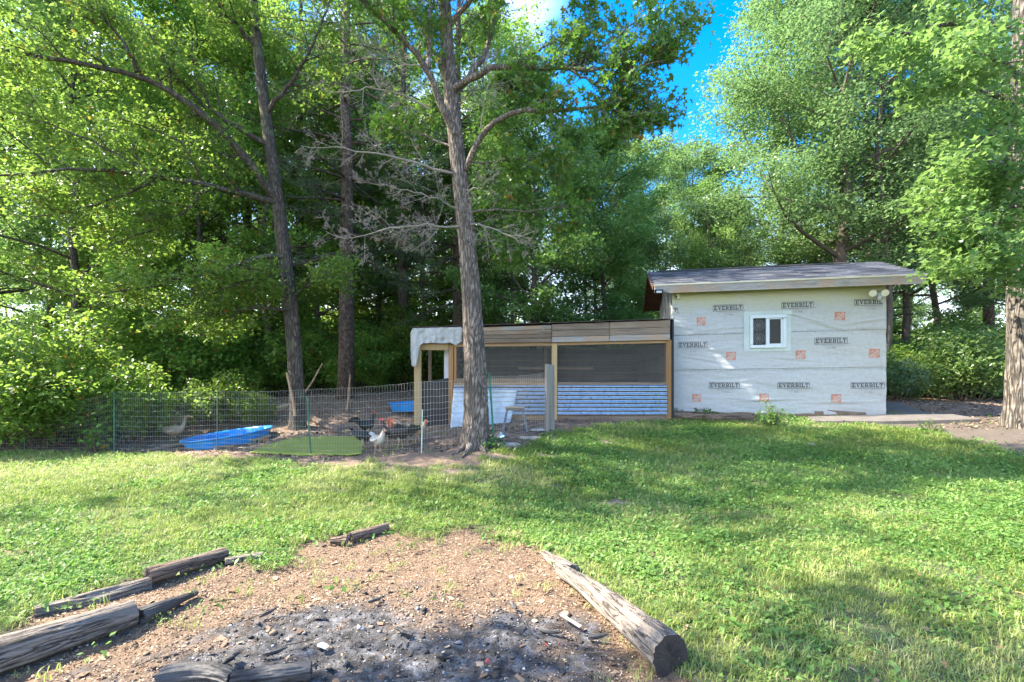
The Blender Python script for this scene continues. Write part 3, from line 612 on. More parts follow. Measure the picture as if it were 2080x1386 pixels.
# roof
OH = .28; UL, UR = -.47, SP.L + .63; RUNL = DEP / 2 + OH; SL = math.hypot(RUNL, RZ - EZ)
def rp(u, s, up=0.0, side=1):
    """roof point: s metres down the slope from the ridge"""
    f = s / SL; w = DEP / 2 - side * RUNL * f; z = RZ - (RZ - EZ) * f; nn = Vector((0, 0, 1)) * (RUNL / SL) + SP.N * side * ((RZ - EZ) / SL); return SP.w(u, z, -w) + nn * up
for side, nm in ((1, 'roof_deck'), (-1, 'roof_deck')):
    mb = MB(); q = [rp(UL, 0, 0, side), rp(UR, 0, 0, side), rp(UR, SL, 0, side), rp(UL, SL, 0, side)]; q2 = [rp(UL, 0, -.03, side), rp(UR, 0, -.03, side), rp(UR, SL, -.03, side), rp(UL, SL, -.03, side)]
    mb.add(q + q2, [(0, 1, 2, 3), (7, 6, 5, 4), (0, 4, 5, 1), (1, 5, 6, 2), (2, 6, 7, 3), (3, 7, 4, 0)]); sh(mb, nm, WOOD_BROWN)
t = NT('asphalt_shingle'); ob = t.n('ShaderNodeObjectInfo'); n = t.noise(t.obj(), 160, 3, .8); c = t.ramp(ob.outputs['Random'], [(0, (.018, .022, .035)), (.5, (.042, .05, .075)), (.8, (.08, .088, .115)), (1, (.14, .13, .13))]); c = t.mix(t.ramp(n, [(.35, (.55, .55, .55)), (.7, (1.5, 1.5, 1.5))]), (0, 0, 0), c, 'MIX'); t.col(c).rough(.85); t.bump(n, .6, .004); SHING = t.m
t.b.inputs['Specular IOR Level'].default_value = .6
rows, cols = 16, 18; ew = (UR - UL + .04) / cols; es = SL / rows; sme = MB(); sme.box((0, 0, 0), (ew - .006, es * 1.25, .008)); sme = sme.mesh('shingle'); sme.materials.append(SHING)
xax = SP.T; yax = (rp(0, 0) - rp(0, 1)).normalized(); zax = xax.cross(yax).normalized()
for r in range(rows):
    for c in range(cols):
        u = UL - .02 + ew * (c + .5) + (.5 * ew if r % 2 else 0) * .5 - ew * .12; s_ = es * (r + .5); p = rp(u, s_, .012 + random.random() * .003)
        o = bpy.data.objects.new('shingle', sme); COL.objects.link(o); o.parent = shed
        M = Matrix((xax, yax, zax)).transposed() @ Matrix.Rotation(R(-2.6), 3, 'X') @ Matrix.Rotation(random.gauss(0, .006), 3, 'Z'); o.matrix_local = Matrix.Translation(p - shed.location) @ M.to_4x4()
mb = MB(); mb.prism([rp(UL + .25, -.0, .045), rp(UR - .7, 0, .045), rp(UR - .7, .14, .035), rp(UL + .25, .14, .035)], Vector((0, 0, 1)), .02); mb.prism([rp(UL + .25, 0, .045, -1), rp(UR - .7, 0, .045, -1), rp(UR - .7, .14, .035, -1), rp(UL + .25, .14, .035, -1)], Vector((0, 0, 1)), .02); sh(mb, 'ridge_cap', BLACK)
mb = MB(); q = [rp(UL - .02, 0, .006, -1), rp(UR + .02, 0, .006, -1), rp(UR + .02, SL, .006, -1), rp(UL - .02, SL, .006, -1)]; mb.prism(q, Vector((0, 0, 1)), -.012); sh(mb, 'back_shingles', SHING)
# drip edge, fascia, rake boards
FZ = EZ + .0
mb = MB(); fo = OH + .012
def fz(u): return EZ - .015 + .0 * u
mb.prism([SP.w(UL, fz(0), fo + .03), SP.w(UR, fz(0) + .0, fo + .03), SP.w(UR, fz(0) - .185, fo + .03), SP.w(UL + .36, fz(0) - .185, fo + .03), SP.w(UL, fz(0) - .1, fo + .03)], SP.N, .04); o = sh(mb, 'fascia_board', WOOD_PALE); bev(o)
mb = MB(); mb.prism([SP.w(UL - .02, EZ + .012, fo + .045), SP.w(UR + .02, EZ + .012, fo + .045), SP.w(UR + .02, EZ - .022, fo + .045), SP.w(UL - .02, EZ - .022, fo + .045)], SP.N, .012); sh(mb, 'drip_edge', m_plain('drip_metal', (.42, .41, .3), .4, .2, .1))
for uu in (UL - .012, UR + .014):
    for side in (1, -1):
        mb = MB(); q = [rp(uu, 0, -.002, side), rp(uu, SL, -.002, side), rp(uu, SL, -.11, side), rp(uu, 0, -.11, side)]; mb.prism(q, SP.T, .022); sh(mb, 'rake_board', WOOD_BROWN)
# soffit under the front eave (plywood)
mb = MB(); mb.prism([SP.w(UL + .05, EZ - .07, OH), SP.w(UR - .05, EZ - .07, OH), SP.w(UR - .05, EZ - .07, -.02), SP.w(UL + .05, EZ - .07, -.02)], Vector((0, 0, 1)), .012); sh(mb, 'soffit', WOOD_PALE)
# ---- lettering
SER = .2
def L_E(): return 1.0, [(0, 0, .95, .2), (0, .8, .95, 1), (.15, .2, .4, .8), (.4, .42, .68, .6), (.78, .2, .95, .34), (.78, .66, .95, .8)]
LET = {
 'E': (1.0, [(0, 0, .95, .2), (0, .8, .95, 1), (.15, .2, .4, .8), (.4, .42, .68, .6), (.78, .2, .95, .34), (.78, .66, .95, .8)]),
 'V': (1.05, [(0, .84, .5, 1), (.6, .84, 1.05, 1), [(.12, .84), (.4, .84), (.62, .28), (.78, .84), (.93, .84), (.64, 0), (.45, 0)]]),
 'R': (1.05, [(0, 0, .5, .16), (0, .82, .75, 1), (.14, .16, .38, .82), (.38, .42, .75, .56), [(.72, .42), (.92, .52), (.92, .88), (.75, 1), (.68, .82), (.68, .56)], [(.45, .42), (.72, .42), (.88, .16), (1.02, .16), (1.02, 0), (.72, 0)]]),
 'B': (1.0, [(0, 0, .75, .18), (0, .82, .72, 1), (.14, .18, .38, .82), (.38, .43, .72, .58), [(.7, 0), (.95, .14), (.95, .4), (.82, .5), (.92, .62), (.92, .86), (.72, 1), (.66, .82), (.66, .18)]]),
 'I': (.55, [(0, 0, .5, .18), (0, .82, .5, 1), (.13, .18, .37, .82)]),
 'L': (.92, [(0, 0, .88, .2), (0, .84, .5, 1), (.13, .2, .37, .84), (.72, .2, .88, .42)]),
 'T': (.95, [(0, .8, .9, 1), (.33, .16, .57, .8), (.2, 0, .7, .16), (0, .62, .15, .8), (.75, .62, .9, .8)]),
 'H': (.8, [(0, 0, .22, 1), (.5, 0, .72, 1), (.22, .4, .5, .6)]), 'O': (.85, [(0, .15, .22, .85), (.52, .15, .74, .85), (.1, 0, .64, .2), (.1, .8, .64, 1)]),
 'M': (1.05, [(0, 0, .2, 1), (.75, 0, .95, 1), [(.2, 1), (.47, .55), (.47, .2), (.2, .65)], [(.75, 1), (.48, .55), (.48, .2), (.75, .65)]]),
 'e': (.72, [(0, 0, .22, 1), (.22, 0, .62, .2), (.22, .8, .62, 1), (.22, .4, .56, .6)]), 'D': (.82, [(0, 0, .22, 1), (.22, 0, .55, .2), (.22, .8, .55, 1), (.5, .15, .72, .85)]),
 'P': (.76, [(0, 0, .22, 1), (.22, .8, .55, 1), (.22, .38, .55, .56), (.48, .45, .68, .92)]), 't': (.72, [(.22, 0, .44, .8), (0, .8, .66, 1)]),
}
def text_polys(s):
    out = []; x = 0
    for ch in s:
        w, prim = LET[ch]
        for p in prim:
            q = [(p[0], p[1]), (p[2], p[1]), (p[2], p[3]), (p[0], p[3])] if isinstance(p, tuple) else p
            out.append([(a + x, b) for a, b in q])
        x += w + .08
    return out, x - .08
INK = m_plain('black_print', (.06, .065, .07), .6, var=.3, sc_=20); INK2 = m_plain('grey_print', (.26, .28, .3), .6, var=.2); ORANGE = m_plain('orange_print', (.5, .2, .12), .6, var=.18, sc_=9); PALE = m_plain('pale_print', (.5, .46, .43), .6, var=.05)
def add_poly(mb, pts, off=.007):
    V = [wp(u, z, off) for u, z in pts]; k = len(V); mb.add(V, [tuple(range(k))])
def clip_poly(pts, u0, u1):
    for lim, sgn in ((u0, 1), (u1, -1)):
        out = []
        for i in range(len(pts)):
            a, b = pts[i], pts[(i + 1) % len(pts)]; ia, ib = (a[0] - lim) * sgn >= 0, (b[0] - lim) * sgn >= 0
            if ia: out.append(a)
            if ia != ib: f = (lim - a[0]) / (b[0] - a[0]); out.append((lim, a[1] + (b[1] - a[1]) * f))
        pts = out
        if len(pts) < 3: return []
    return pts
def everbilt(px0, py0, px1, py1, fullw=None, anchor='l'):
    u0, z1 = SP.uz(px0, py0); u1, z0 = SP.uz(px1, py1); z1 = SP.uz((px0 + px1) / 2, py0)[1]; z0 = SP.uz((px0 + px1) / 2, py1)[1]
    lo, hi = max(u0, .0), min(u1, SP.L - .005)
    if fullw: (u0, u1) = (u0, u0 + fullw) if anchor == 'l' else (u1 - fullw, u1)
    w, h = u1 - u0, z1 - z0; mb = MB(); b = .009; polys = []
    n = 10
    for i in range(n):
        a0, a1 = u0 + w * i / n, u0 + w * (i + 1) / n; polys += [[(a0, z0), (a1, z0), (a1, z0 + b), (a0, z0 + b)], [(a0, z1 - b), (a1, z1 - b), (a1, z1), (a0, z1)]]
    polys += [[(u0, z0), (u0 + b, z0), (u0 + b, z1), (u0, z1)], [(u1 - b, z0), (u1, z0), (u1, z1), (u1 - b, z1)]]
    tp, tw = text_polys('EVERBILT'); s = w * .93 / tw; hh = h * .68
    for p in tp: polys.append([(u0 + w * .035 + a * s, z0 + h * .18 + bb * hh) for a, bb in p])
    polys.append([(u1 + .02, z0), (u1 + .045, z0), (u1 + .045, z0 + .012), (u1 + .02, z0 + .012)])
    for p in polys:
        p = clip_poly(p, lo, hi if px1 > 1785 else hi + .06)
        if p: add_poly(mb, p)
    par2(mb.build('printed_wordmark', INK))
    mb = MB()
    for (f0, f1, dz, hz, st_) in ((.22, .9, -.028, .009, .012), (.3, .72, -.045, .004, .05), (.42, .46, -.09, .028, .03), (.52, .64, -.09, .024, .013)):
        a = u0 + w * f0
        while a < u0 + w * f1:
            p = clip_poly([(a, z0 + dz), (a + st_ * .72, z0 + dz), (a + st_ * .72, z0 + dz + hz), (a, z0 + dz + hz)], lo, min(hi, SP.L - .01))
            if p: add_poly(mb, p)
            a += st_
    if mb.v: par2(mb.build('small_print', INK2))
FW = SP.uz(1652.5, 620)[0] - SP.uz(1587, 620)[0]
everbilt(1369, 625.5, 1377, 636.5, FW, 'r'); everbilt(1448, 619, 1509.5, 632.5); everbilt(1587, 613.5, 1652.5, 627); everbilt(1734, 608, 1793, 621, FW, 'l')
everbilt(1377, 694.5, 1436.5, 707); everbilt(1654, 686, 1721, 699.5)
everbilt(1440, 777, 1502, 789.5); everbilt(1579, 777, 1644.5, 789.5); everbilt(1727, 777, 1796, 789.5)
def orange(px0, py0, px1, py1):
    u0, _ = SP.uz(px0, py0); u1, _ = SP.uz(px1, py0); z1 = SP.uz((px0 + px1) / 2, py0)[1]; z0 = SP.uz((px0 + px1) / 2, py1)[1]; w, h = u1 - u0, z1 - z0
    mb = MB(); [add_poly(mb, [(u0 + w * i / 6, z0 + h * j / 6), (u0 + w * (i + 1) / 6, z0 + h * j / 6), (u0 + w * (i + 1) / 6, z0 + h * (j + 1) / 6), (u0 + w * i / 6, z0 + h * (j + 1) / 6)], .005) for i in range(6) for j in range(6)]; o = par2(mb.build('printed_square', ORANGE)); mb = MB(); cu_, cz_ = (u0 + u1) / 2, (z0 + z1) / 2
    ca = math.cos(R(42)); sa = math.sin(R(42))
    for txt, row, sz, wd in (('tHe', .30, .17, .34), ('HOMe', .0, .30, 1.06), ('DePOt', -.29, .22, .8)):
        tp, tw = text_polys(txt); s = wd * w / tw
        for p in tp:
            q = []
            for a, b_ in p:
                xx = (a - tw / 2) * s; yy = (b_ - .5) * sz * h + row * h; q.append((cu_ + xx * ca - yy * sa, cz_ + xx * sa + yy * ca))
            q = clip_poly(q, u0, u1); q = [(a, min(max(b_, z0), z1)) for a, b_ in q]
            if len(q) > 2: add_poly(mb, q, .0095)
    par2(mb.build('printed_letters', PALE))
for r in [(1415,645,1432.6,661.5),(1695,634,1716,651),(1475,715,1494.6,731.6),(1616,712,1636,729.5),(1765,709,1786.6,727),(1406,801,1424,816.5),(1542,800,1561,816),(1688,801,1708,818)]: orange(*r)
# seams: stitched tape edge
for pa, pb in (((1369, 682.5), (1797, 670)), ((1369, 755), (1797, 749.5))):
    mb = MB(); n = 300; rr = random.Random(3)
    for i in range(n):
        f = i / n; px = pa[0] + (pb[0] - pa[0]) * f; py = pa[1] + (pb[1] - pa[1]) * f; u, z = SP.uz(px, py); z += .006 * math.sin(u * 5)
        if 1508 < px < 1607 and py < 715: continue
        for dz in (0, .034):
            if rr.random() < .62: add_poly(mb, [(u, z + dz), (u + .008, z + dz), (u + .012, z + dz + .016), (u + .004, z + dz + .016)])
        if rr.random() < .3: add_poly(mb, [(u, z - .008), (u + .016, z - .008), (u + .016, z - .002), (u, z - .002)])
    par2(mb.build('seam_stitching', INK2))
# window
win = MB()
def wf(px0, py0, px1, py1, off, th, mb):
    a = SP.uz(px0, py0)[0]; b = SP.uz(px1, py0)[0]; m_ = (px0 + px1) / 2; zt = SP.uz(m_, py0)[1]; zb = SP.uz(m_, py1)[1]; mb.prism([SP.w(a, zb, off), SP.w(b, zb, off), SP.w(b, zt, off), SP.w(a, zt, off)], SP.N, th)
fl = MB(); n = 12
for i in range(n):
    for (x0, x1, y0, y1) in ((1510, 1607, 634, 642), (1511, 1606, 706, 714.5)):
        f0, f1 = i / n, (i + 1) / n; sl0 = -3 * f0 if y0 < 700 else -1.5 * f0; sl1 = -3 * f1 if y0 < 700 else -1.5 * f1
        a0, zt0 = SP.uz(x0 + (x1 - x0) * f0, y0 + sl0); _, zb0 = SP.uz(x0 + (x1 - x0) * f0, y1 + sl0); a1, zt1 = SP.uz(x0 + (x1 - x0) * f1, y0 + sl1); _, zb1 = SP.uz(x0 + (x1 - x0) * f1, y1 + sl1)
        e = .016 + .008 * math.sin(i * 1.7); e2 = .016 + .008 * math.sin((i + 1) * 1.7); fl.add([wp(a0, zb0, e), wp(a1, zb1, e2), wp(a1, zt1, e2), wp(a0, zt0, e)], [(0, 1, 2, 3)])
for (x0, x1) in ((1510.5, 1523), (1595, 1606)):
    for i in range(8):
        y0, y1 = 641 + 66 * i / 8, 641 + 66 * (i + 1) / 8; q = [SP.uz(x0, y1), SP.uz(x1, y1), SP.uz(x1, y0), SP.uz(x0, y0)]; fl.add([wp(a, z, .02) for a, z in q], [(0, 1, 2, 3)])
o = sh(fl, 'window_flashing', m_plain('flashing_tape', (.46, .52, .48), .5, var=.1, sc_=3)); sd_ = o.modifiers.new('th', 'SOLIDIFY'); sd_.thickness = .004
wmb = MB(); wf(1522.5, 641, 1596, 647, .065, .07, wmb); wf(1522.5, 701, 1596, 707.5, .065, .07, wmb); wf(1522.5, 647, 1528.5, 701, .065, .07, wmb); wf(1589, 647, 1596, 701, .065, .07, wmb); winf = sh(wmb, 'window', WHITE); bev(winf, .006)
def wpart(mb, name, mat): o = mb.build(name, mat); o.parent = winf; return o
mb = MB(); wf(1555, 647, 1562, 701, .045, .05, mb); wf(1562, 647, 1587, 649, .04, .03, mb); wf(1562, 698.5, 1587, 701, .04, .03, mb); wf(1585, 649, 1589, 698.5, .042, .03, mb); wpart(mb, 'sash', WHITE)
for (a, b) in ((1529, 1554.5), (1562.5, 1584.5)):
    mb = MB(); wf(a, 649, b, 699, .012, .004, mb); wpart(mb, 'pane', GLASSY)
for fy in (660.5, 687.5):
    mb = MB(); u, z = SP.uz(1541.5, fy); r0 = .135
    for ring in (1.0, .68, .36): mb.tube([SP.w(u + math.cos(a) * r0 * ring, z + math.sin(a) * r0 * ring * .95, -.025) for a in [k * math.pi / 9 for k in range(19)]], .006, 4, cap=False)
    for k in range(10): a = k * math.pi / 5; mb.bar(SP.w(u, z, -.035), SP.w(u + math.cos(a) * r0 * .9, z + math.sin(a) * r0 * .9, -.035), .034, .006)
    mb.tube([SP.w(u, z, -.05), SP.w(u, z, -.03)], .03, 10); wpart(mb, 'window_fan', m_plain('fan_grey', (.7, .68, .66), .5, var=.2))
mb = MB(); a, b = uw0 - .02, uw1 + .02; z0, z1 = zw0 - .02, zw1 + .02
for q in ([(a, z0, -.14), (b, z0, -.14), (b, z1, -.14), (a, z1, -.14)], [(a, z0, -.9), (b, z0, -.9), (b, z1, -.9), (a, z1, -.9)]): pass
mb.prism([SP.w(a - .2, z0 - .2, -.9), SP.w(b + .2, z0 - .2, -.9), SP.w(b + .2, z1 + .2, -.9), SP.w(a - .2, z1 + .2, -.9)], SP.N, .03); sh(mb, 'dark_backing', m_plain('dark_inside', (.012, .012, .012), .9))  # near-black sheet behind the glass, standing in for the shade inside the shed
# flood light, camera, solar lamp
fl_ = empty('flood_light', SP.at(1785, 594, .1), 'white twin flood light under the right end of the shed eave', 'light'); 
mb = MB()
for dx in (-.1, .11): mb.tube([SP.at(1785, 594, .06) + SP.T * dx + Vector((0, 0, .02)), SP.at(1785, 594, .2) + SP.T * dx * 1.15 + Vector((0, 0, -.02))], [.055, .075], 12)
o = mb.build('lamp_head', m_plain('white_plastic', (.7, .7, .55), .4, var=.05), fl_); o.matrix_parent_inverse = Matrix.Translation(-fl_.location)
mb = MB(); mb.box(SP.at(1786, 600, .05), (.09, .09, .1)); mb.tube([SP.at(1786, 603, .07), SP.at(1786, 608, .12)], .035, 8); o = mb.build('sensor', WHITE, fl_); o.matrix_parent_inverse = Matrix.Translation(-fl_.location)
mb = MB(); mb.box(SP.at(1376, 602.5, .05), (.07, .09, .12)); tag(bev(mb.build('security_camera', m_plain('cream_plastic', (.6, .6, .4), .4, var=.05))), 'tiny cream box camera at the upper left corner of the wrapped wall', 'camera')
bpy.data.objects['security_camera'].data.materials.append(BLACK)
mb = MB(); c0 = SP.at(1374, 603, .1); mb.box(c0, (.03, .02, .05)); mb.build('lens', BLACK, bpy.data.objects['security_camera'])
sl_ = empty('solar_lamp', SP.at(1338, 592, .33), 'small black solar lamp clipped below the left end of the eave', 'light')
mb = MB(); mb.box(SP.at(1338, 592, .36), (.2, .05, .09)); o = mb.build('lamp_housing', BLACK, sl_); o.matrix_parent_inverse = Matrix.Translation(-sl_.location)
mb = MB(); mb.box(SP.at(1338, 588.5, .4), (.19, .09, .015)); o = mb.build('solar_panel', m_plain('panel_blue', (.1, .16, .3), .15, var=.1), sl_); o.matrix_parent_inverse = Matrix.Translation(-sl_.location)
mb = MB(); mb.box(SP.at(1339, 593, .39), (.12, .012, .05)); o = mb.build('lamp_lens', WHITE, sl_); o.matrix_parent_inverse = Matrix.Translation(-sl_.location)
# concrete slab along the right of the shed
mb = MB(); q = [G(1640, 852), G(1800, 846), G(1925, 846), G(1995, 858), G(1800, 862), G(1655, 861)]; mb.prism([Vector((p.x, p.y, p.z + .07)) for p in q], (0, 0, 1), .14); tag(bev(mb.build('concrete_slab', CONC), .01), kind='structure')
mb = MB(); q = [(8.45, 11.05), (9.3, 10.9), (10.2, 13.0), (9.6, 14.6), (8.9, 14.2)]; mb.prism([Vector((a, b, g1(a, b) + .05)) for a, b in q], (0, 0, 1), .14)
tag(mb.build('concrete_pad', CONC), kind='structure')

# ------------------------------------------------------------------ COOP
CP_ = Plane(840, 11.05, 1366, 11.3); coop = empty('chicken_coop', CP_.w(2.5, .8), 'long low chicken coop of boards, screens and corrugated steel beside the shed', 'coop')
def ck(mb, name, mat, smooth=False, **kw): o = mb.build(name, mat, None, smooth, **kw); o.parent = coop; o.matrix_parent_inverse = Matrix.Translation(-coop.location); return o
def cq(name, pts, off, th, mat, bv=.004, **kw):
    mb = MB(); CP_.quad(mb, pts, off, th); o = ck(mb, name, mat, **kw); 
    if bv: bev(o, bv)
    return o
def rect(x0, y0, x1, y1): return [(x0, y0), (x1, y0), (x1, y1), (x0, y1)]
# posts
cq('post', rect(841, 690, 855, 872), .05, .13, WOOD_YEL); cq('post', rect(911, 700, 920.5, 868), .0, .09, WOOD_ORANGE); cq('post', rect(1121, 697, 1132, 872), .03, .1, WOOD_YEL); cq('post', rect(1353, 690, 1364, 852), .02, .1, WOOD_ORANGE)
cq('corner_board', rect(1364.5, 649, 1369, 848), .02, .1, BLACK); cq('inner_stud', rect(921.5, 703, 927, 776), -.03, .05, WOOD_ORANGE); cq('inner_rail', rect(927.5, 769, 1120, 776), -.03, .05, WOOD_BEAM)
cq('header_beam', rect(855.5, 696, 911, 711.5), .02, .05, WOOD_YEL); cq('header_beam', [(921, 697.5), (1120.5, 694.5), (1120.5, 703), (921, 705)], -.0, .05, WOOD_BEAM); cq('header_beam', [(1132.5, 694.5), (1352.5, 690), (1352.5, 697), (1132.5, 702)], -.0, .05, WOOD_BEAM)
cq('sill_rail', rect(921, 777, 1120.5, 782.5), .015, .05, WOOD_BEAM); cq('sill_rail', [(1132.5, 777), (1352.5, 777), (1352.5, 783), (1132.5, 783)], .015, .05, WOOD_GREY)
# fascia boards in two groups
yl0, yr0 = [669, 676.5, 684, 691, 698.5], [660, 669, 678, 686.5, 695.5]
for i in range(4):
    cq('fascia_board', [(860, yl0[i] - .6 + .9), (1120.5, yr0[i] + .5), (1120.5, yr0[i + 1] - .3), (860, yl0[i + 1] - .3 + .3)], .06 + .012 * (3 - i) * 0 + .006 * i, .03, WOOD_GREY if i else WOOD_PALE)
yl1, yr1 = [659, 672, 684.5, 696], [650.5, 664.8, 678.7, 691]
for i in range(3):
    for (xa, xb) in ((1121.3, 1237.5), (1238.3, 1361)):
        fa, fb = (xa - 1121) / 240, (xb - 1121) / 240; L = lambda a, b, f: a + (b - a) * f
        cq('fascia_board', [(xa, L(yl1[i], yr1[i], fa) + .3), (xb, L(yl1[i], yr1[i], fb) + .3), (xb, L(yl1[i + 1], yr1[i + 1], fb) - .3), (xa, L(yl1[i + 1], yr1[i + 1], fa) - .3)], .09 + .006 * i, .03, WOOD_GREY if i < 2 else WOOD_PALE)
# corrugated steel
def corrugated(name, x0, x1, y0, y1, off, mat, amp=.0125, wl=.0895, **kw):
    u0, zt = CP_.uz(x0, y0, off); u1, _ = CP_.uz(x1, y0, off); zb = CP_.uz(x0, y1, off)[1]; n = int((zt - zb) / wl * 20); V = []; 
    for i in range(n + 1):
        z = zb + (zt - zb) * i / n; d = off + amp * math.sin((z - zb) / wl * 2 * math.pi)
        for u in (u0, (u0 + u1) / 2, u1): V.append(CP_.w(u, z + .0, d))
    F = [(i * 3 + k, i * 3 + k + 1, i * 3 + k + 4, i * 3 + k + 3) for i in range(n) for k in (0, 1)]; me = bpy.data.meshes.new(name); me.from_pydata([tuple(v) for v in V], [], F); me.polygons.foreach_set('use_smooth', [True] * len(F))
    o = link(name, me, mat, **kw); return o
for (a, b) in ((921, 1030), (1029, 1120.5), (1132.8, 1232), (1231, 1355)):
    o = corrugated('corrugated_sheet', a, b, 783, 843.5, .03 if a not in (1029, 1231) else .033, STEEL); o.parent = coop; o.matrix_parent_inverse = Matrix.Translation(-coop.location)
cq('skirt_board', [(1010, 843.5), (1120, 843.5), (1120, 862), (1010, 866)], .0, .04, WOOD_BEAM); cq('skirt_board', [(1132, 843.5), (1358, 843.5), (1358, 857), (1132, 861)], .0, .04, WOOD_GREY)
# screens
SCREEN = m_plain('wire_screen_galv', (.42, .42, .41), .5, .3, .15)
for x0, x1, zt0, zt1 in ((927, 1121, 704, 702), (1132, 1353, 701, 696)):
    u0, z1 = CP_.uz(x0, zt0); u1, z2 = CP_.uz(x1, zt1); zb = CP_.uz(x0, 778)[1]; mb = MB(); n = int((u1 - u0) / .0254); m_ = int((z2 - zb) / .0254)
    for i in range(n + 1): u = u0 + (u1 - u0) * i / n; mb.tube([CP_.w(u, zb, -.012), CP_.w(u, z1 + (z2 - z1) * i / n, -.012)], .0014, 3, cap=False)
    for j in range(m_ + 1):
        z = zb + .0254 * j
        if z < z1 + .02: mb.tube([CP_.w(u0, z, -.014), CP_.w(u1, z, -.014)], .0014, 3, cap=False)
    ck(mb, 'wire_screen', SCREEN)
# roof, back and side
CD = 2.5
def cwz(px, py): return CP_.uz(px, py)[1]
z_l, z_r = cwz(838, 667), cwz(1366, 649.5); mb = MB(); uL, uR = CP_.uz(838, 700)[0] - .02, CP_.uz(1366, 700)[0]
segs = 60; V = []
for i in range(segs + 1):
    u = uL + (uR - uL) * i / segs; zz = z_l + (z_r - z_l) * i / segs + .01 + .006 * math.sin(i * 1.57)
    V += [CP_.w(u, zz, .14), CP_.w(u, zz + .22, -CD - .1)]
mb.add(V, [(2 * i, 2 * i + 2, 2 * i + 3, 2 * i + 1) for i in range(segs)]); o = ck(mb, 'roof_sheet', m_plain('roof_brown_metal', (.06, .045, .04), .5, .3, .2)); s_ = o.modifiers.new('s', 'SOLIDIFY'); s_.thickness = .012
u_b0 = CP_.uz(975, 700)[0]
def cb(name, u0, u1, z0, z1, off, th, mat): mb = MB(); mb.prism([CP_.w(u0, z0, off), CP_.w(u1, z0, off), CP_.w(u1, z1, off), CP_.w(u0, z1, off)], CP_.N, th); return ck(mb, name, mat)
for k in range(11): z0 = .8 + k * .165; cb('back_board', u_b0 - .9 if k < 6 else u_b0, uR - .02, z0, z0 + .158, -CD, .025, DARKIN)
for k in range(3): cb('rear_post', [0.02, 1.3, 3.2][k], [.11, 1.39, 3.29][k], .8, z_l + .15, -CD + .08, .07, WOOD_GREY)
cb('perch', CP_.uz(1060, 745)[0], CP_.uz(1125, 745)[0] + 1.2, 2.0, 2.05, -1.4, .05, WOOD_GREY)
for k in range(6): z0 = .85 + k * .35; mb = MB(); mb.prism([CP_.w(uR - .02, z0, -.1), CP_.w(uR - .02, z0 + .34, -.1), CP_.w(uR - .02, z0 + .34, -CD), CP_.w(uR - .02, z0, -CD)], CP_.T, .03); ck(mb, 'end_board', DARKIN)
cq('black_panel', [(856, 776.5), (911, 768), (911, 866), (856, 870)], -.03, .02, m_plain('black_tarp', (.014, .013, .013), .6, var=.4, sc_=3))
cq('plastic_strip', rect(902, 704, 911, 772), -.5, .01, m_plain('white_strip', (.62, .62, .64), .4, var=.1, sc_=5))
# plastic sheeting over the corner
t = NT('plastic_sheeting'); v = t.obj(rnd=False); n = t.noise(v, 5, 6, .6, .6); t.col(t.ramp(n, [(.3, (.42, .41, .38)), (.7, (.6, .61, .62))])).rough(.3); tb = t.n('ShaderNodeBsdfTranslucent'); tb.inputs[0].default_value = (.6, .6, .58, 1)
ms = t.n('ShaderNodeMixShader'); ms.inputs[0].default_value = .3; t.l(t.b.outputs[0], ms.inputs[1]); t.l(tb.outputs[0], ms.inputs[2]); t.l(ms.outputs[0], t.out.inputs[0]); t.bump(n, .9, .04); PLAS = t.m
xs_ = np.linspace(834, 938, 60); bot = np.interp(xs_, [834, 836, 845, 850, 853, 858, 880, 900, 915, 926, 938], [722, 745, 746, 722, 703, 698, 697, 698, 697, 702, 694]); top = np.interp(xs_, [834, 838, 938], [676, 667, 664.5])
V = []
for i, px in enumerate(xs_):
    for j in range(22):
        f = j / 21; py = top[i] + (bot[i] - top[i]) * f; off = .135 + .03 * float(fbm(px * .09, py * .12 + px * .03, 0, 4, 51)) + .015 * math.sin(px * .5) * f; V.append(CP_.at(px, py, off))
F = [(i * 22 + j, i * 22 + j + 1, (i + 1) * 22 + j + 1, (i + 1) * 22 + j) for i in range(59) for j in range(21)]
me = bpy.data.meshes.new('plastic_sheeting'); me.from_pydata([tuple(v) for v in V], [], F); me.polygons.foreach_set('use_smooth', [True] * len(F)); o = link('plastic_sheeting', me, PLAS); o.parent = coop; o.matrix_parent_inverse = Matrix.Translation(-coop.location); s_ = o.modifiers.new('s', 'SOLIDIFY'); s_.thickness = .002
# loose sheet leaning on the front
V = []; nU, nZ = 30, 90
for i in range(nU + 1):
    for j in range(nZ + 1):
        s_ = j / nZ; f = i / nU; off = .07 + .42 * s_ ** 2.2 * (1 - .3 * f); px = (921 + (1051 - 921) * f) * (1 - s_) + (914 + (1034 - 914) * f) * s_; py = 793 + (872 - 793) * s_
        p = CP_.at(px, py, off); 
        V.append(p + CP_.N * (.006 * math.sin(s_ * 8.5 * 2 * math.pi)) + Vector((0, 0, 0)))
F = [(i * (nZ + 1) + j, i * (nZ + 1) + j + 1, (i + 1) * (nZ + 1) + j + 1, (i + 1) * (nZ + 1) + j) for i in range(nU) for j in range(nZ)]
me = bpy.data.meshes.new('leaning_sheet'); me.from_pydata([tuple(v) for v in V], [], F); me.polygons.foreach_set('use_smooth', [True] * len(F)); o = link('leaning_sheet', me, PALESHEET, label='pale bluish metal sheet leaning on the coop behind the big front tree', cat='metal sheet'); s_ = o.modifiers.new('s', 'SOLIDIFY'); s_.thickness = .002

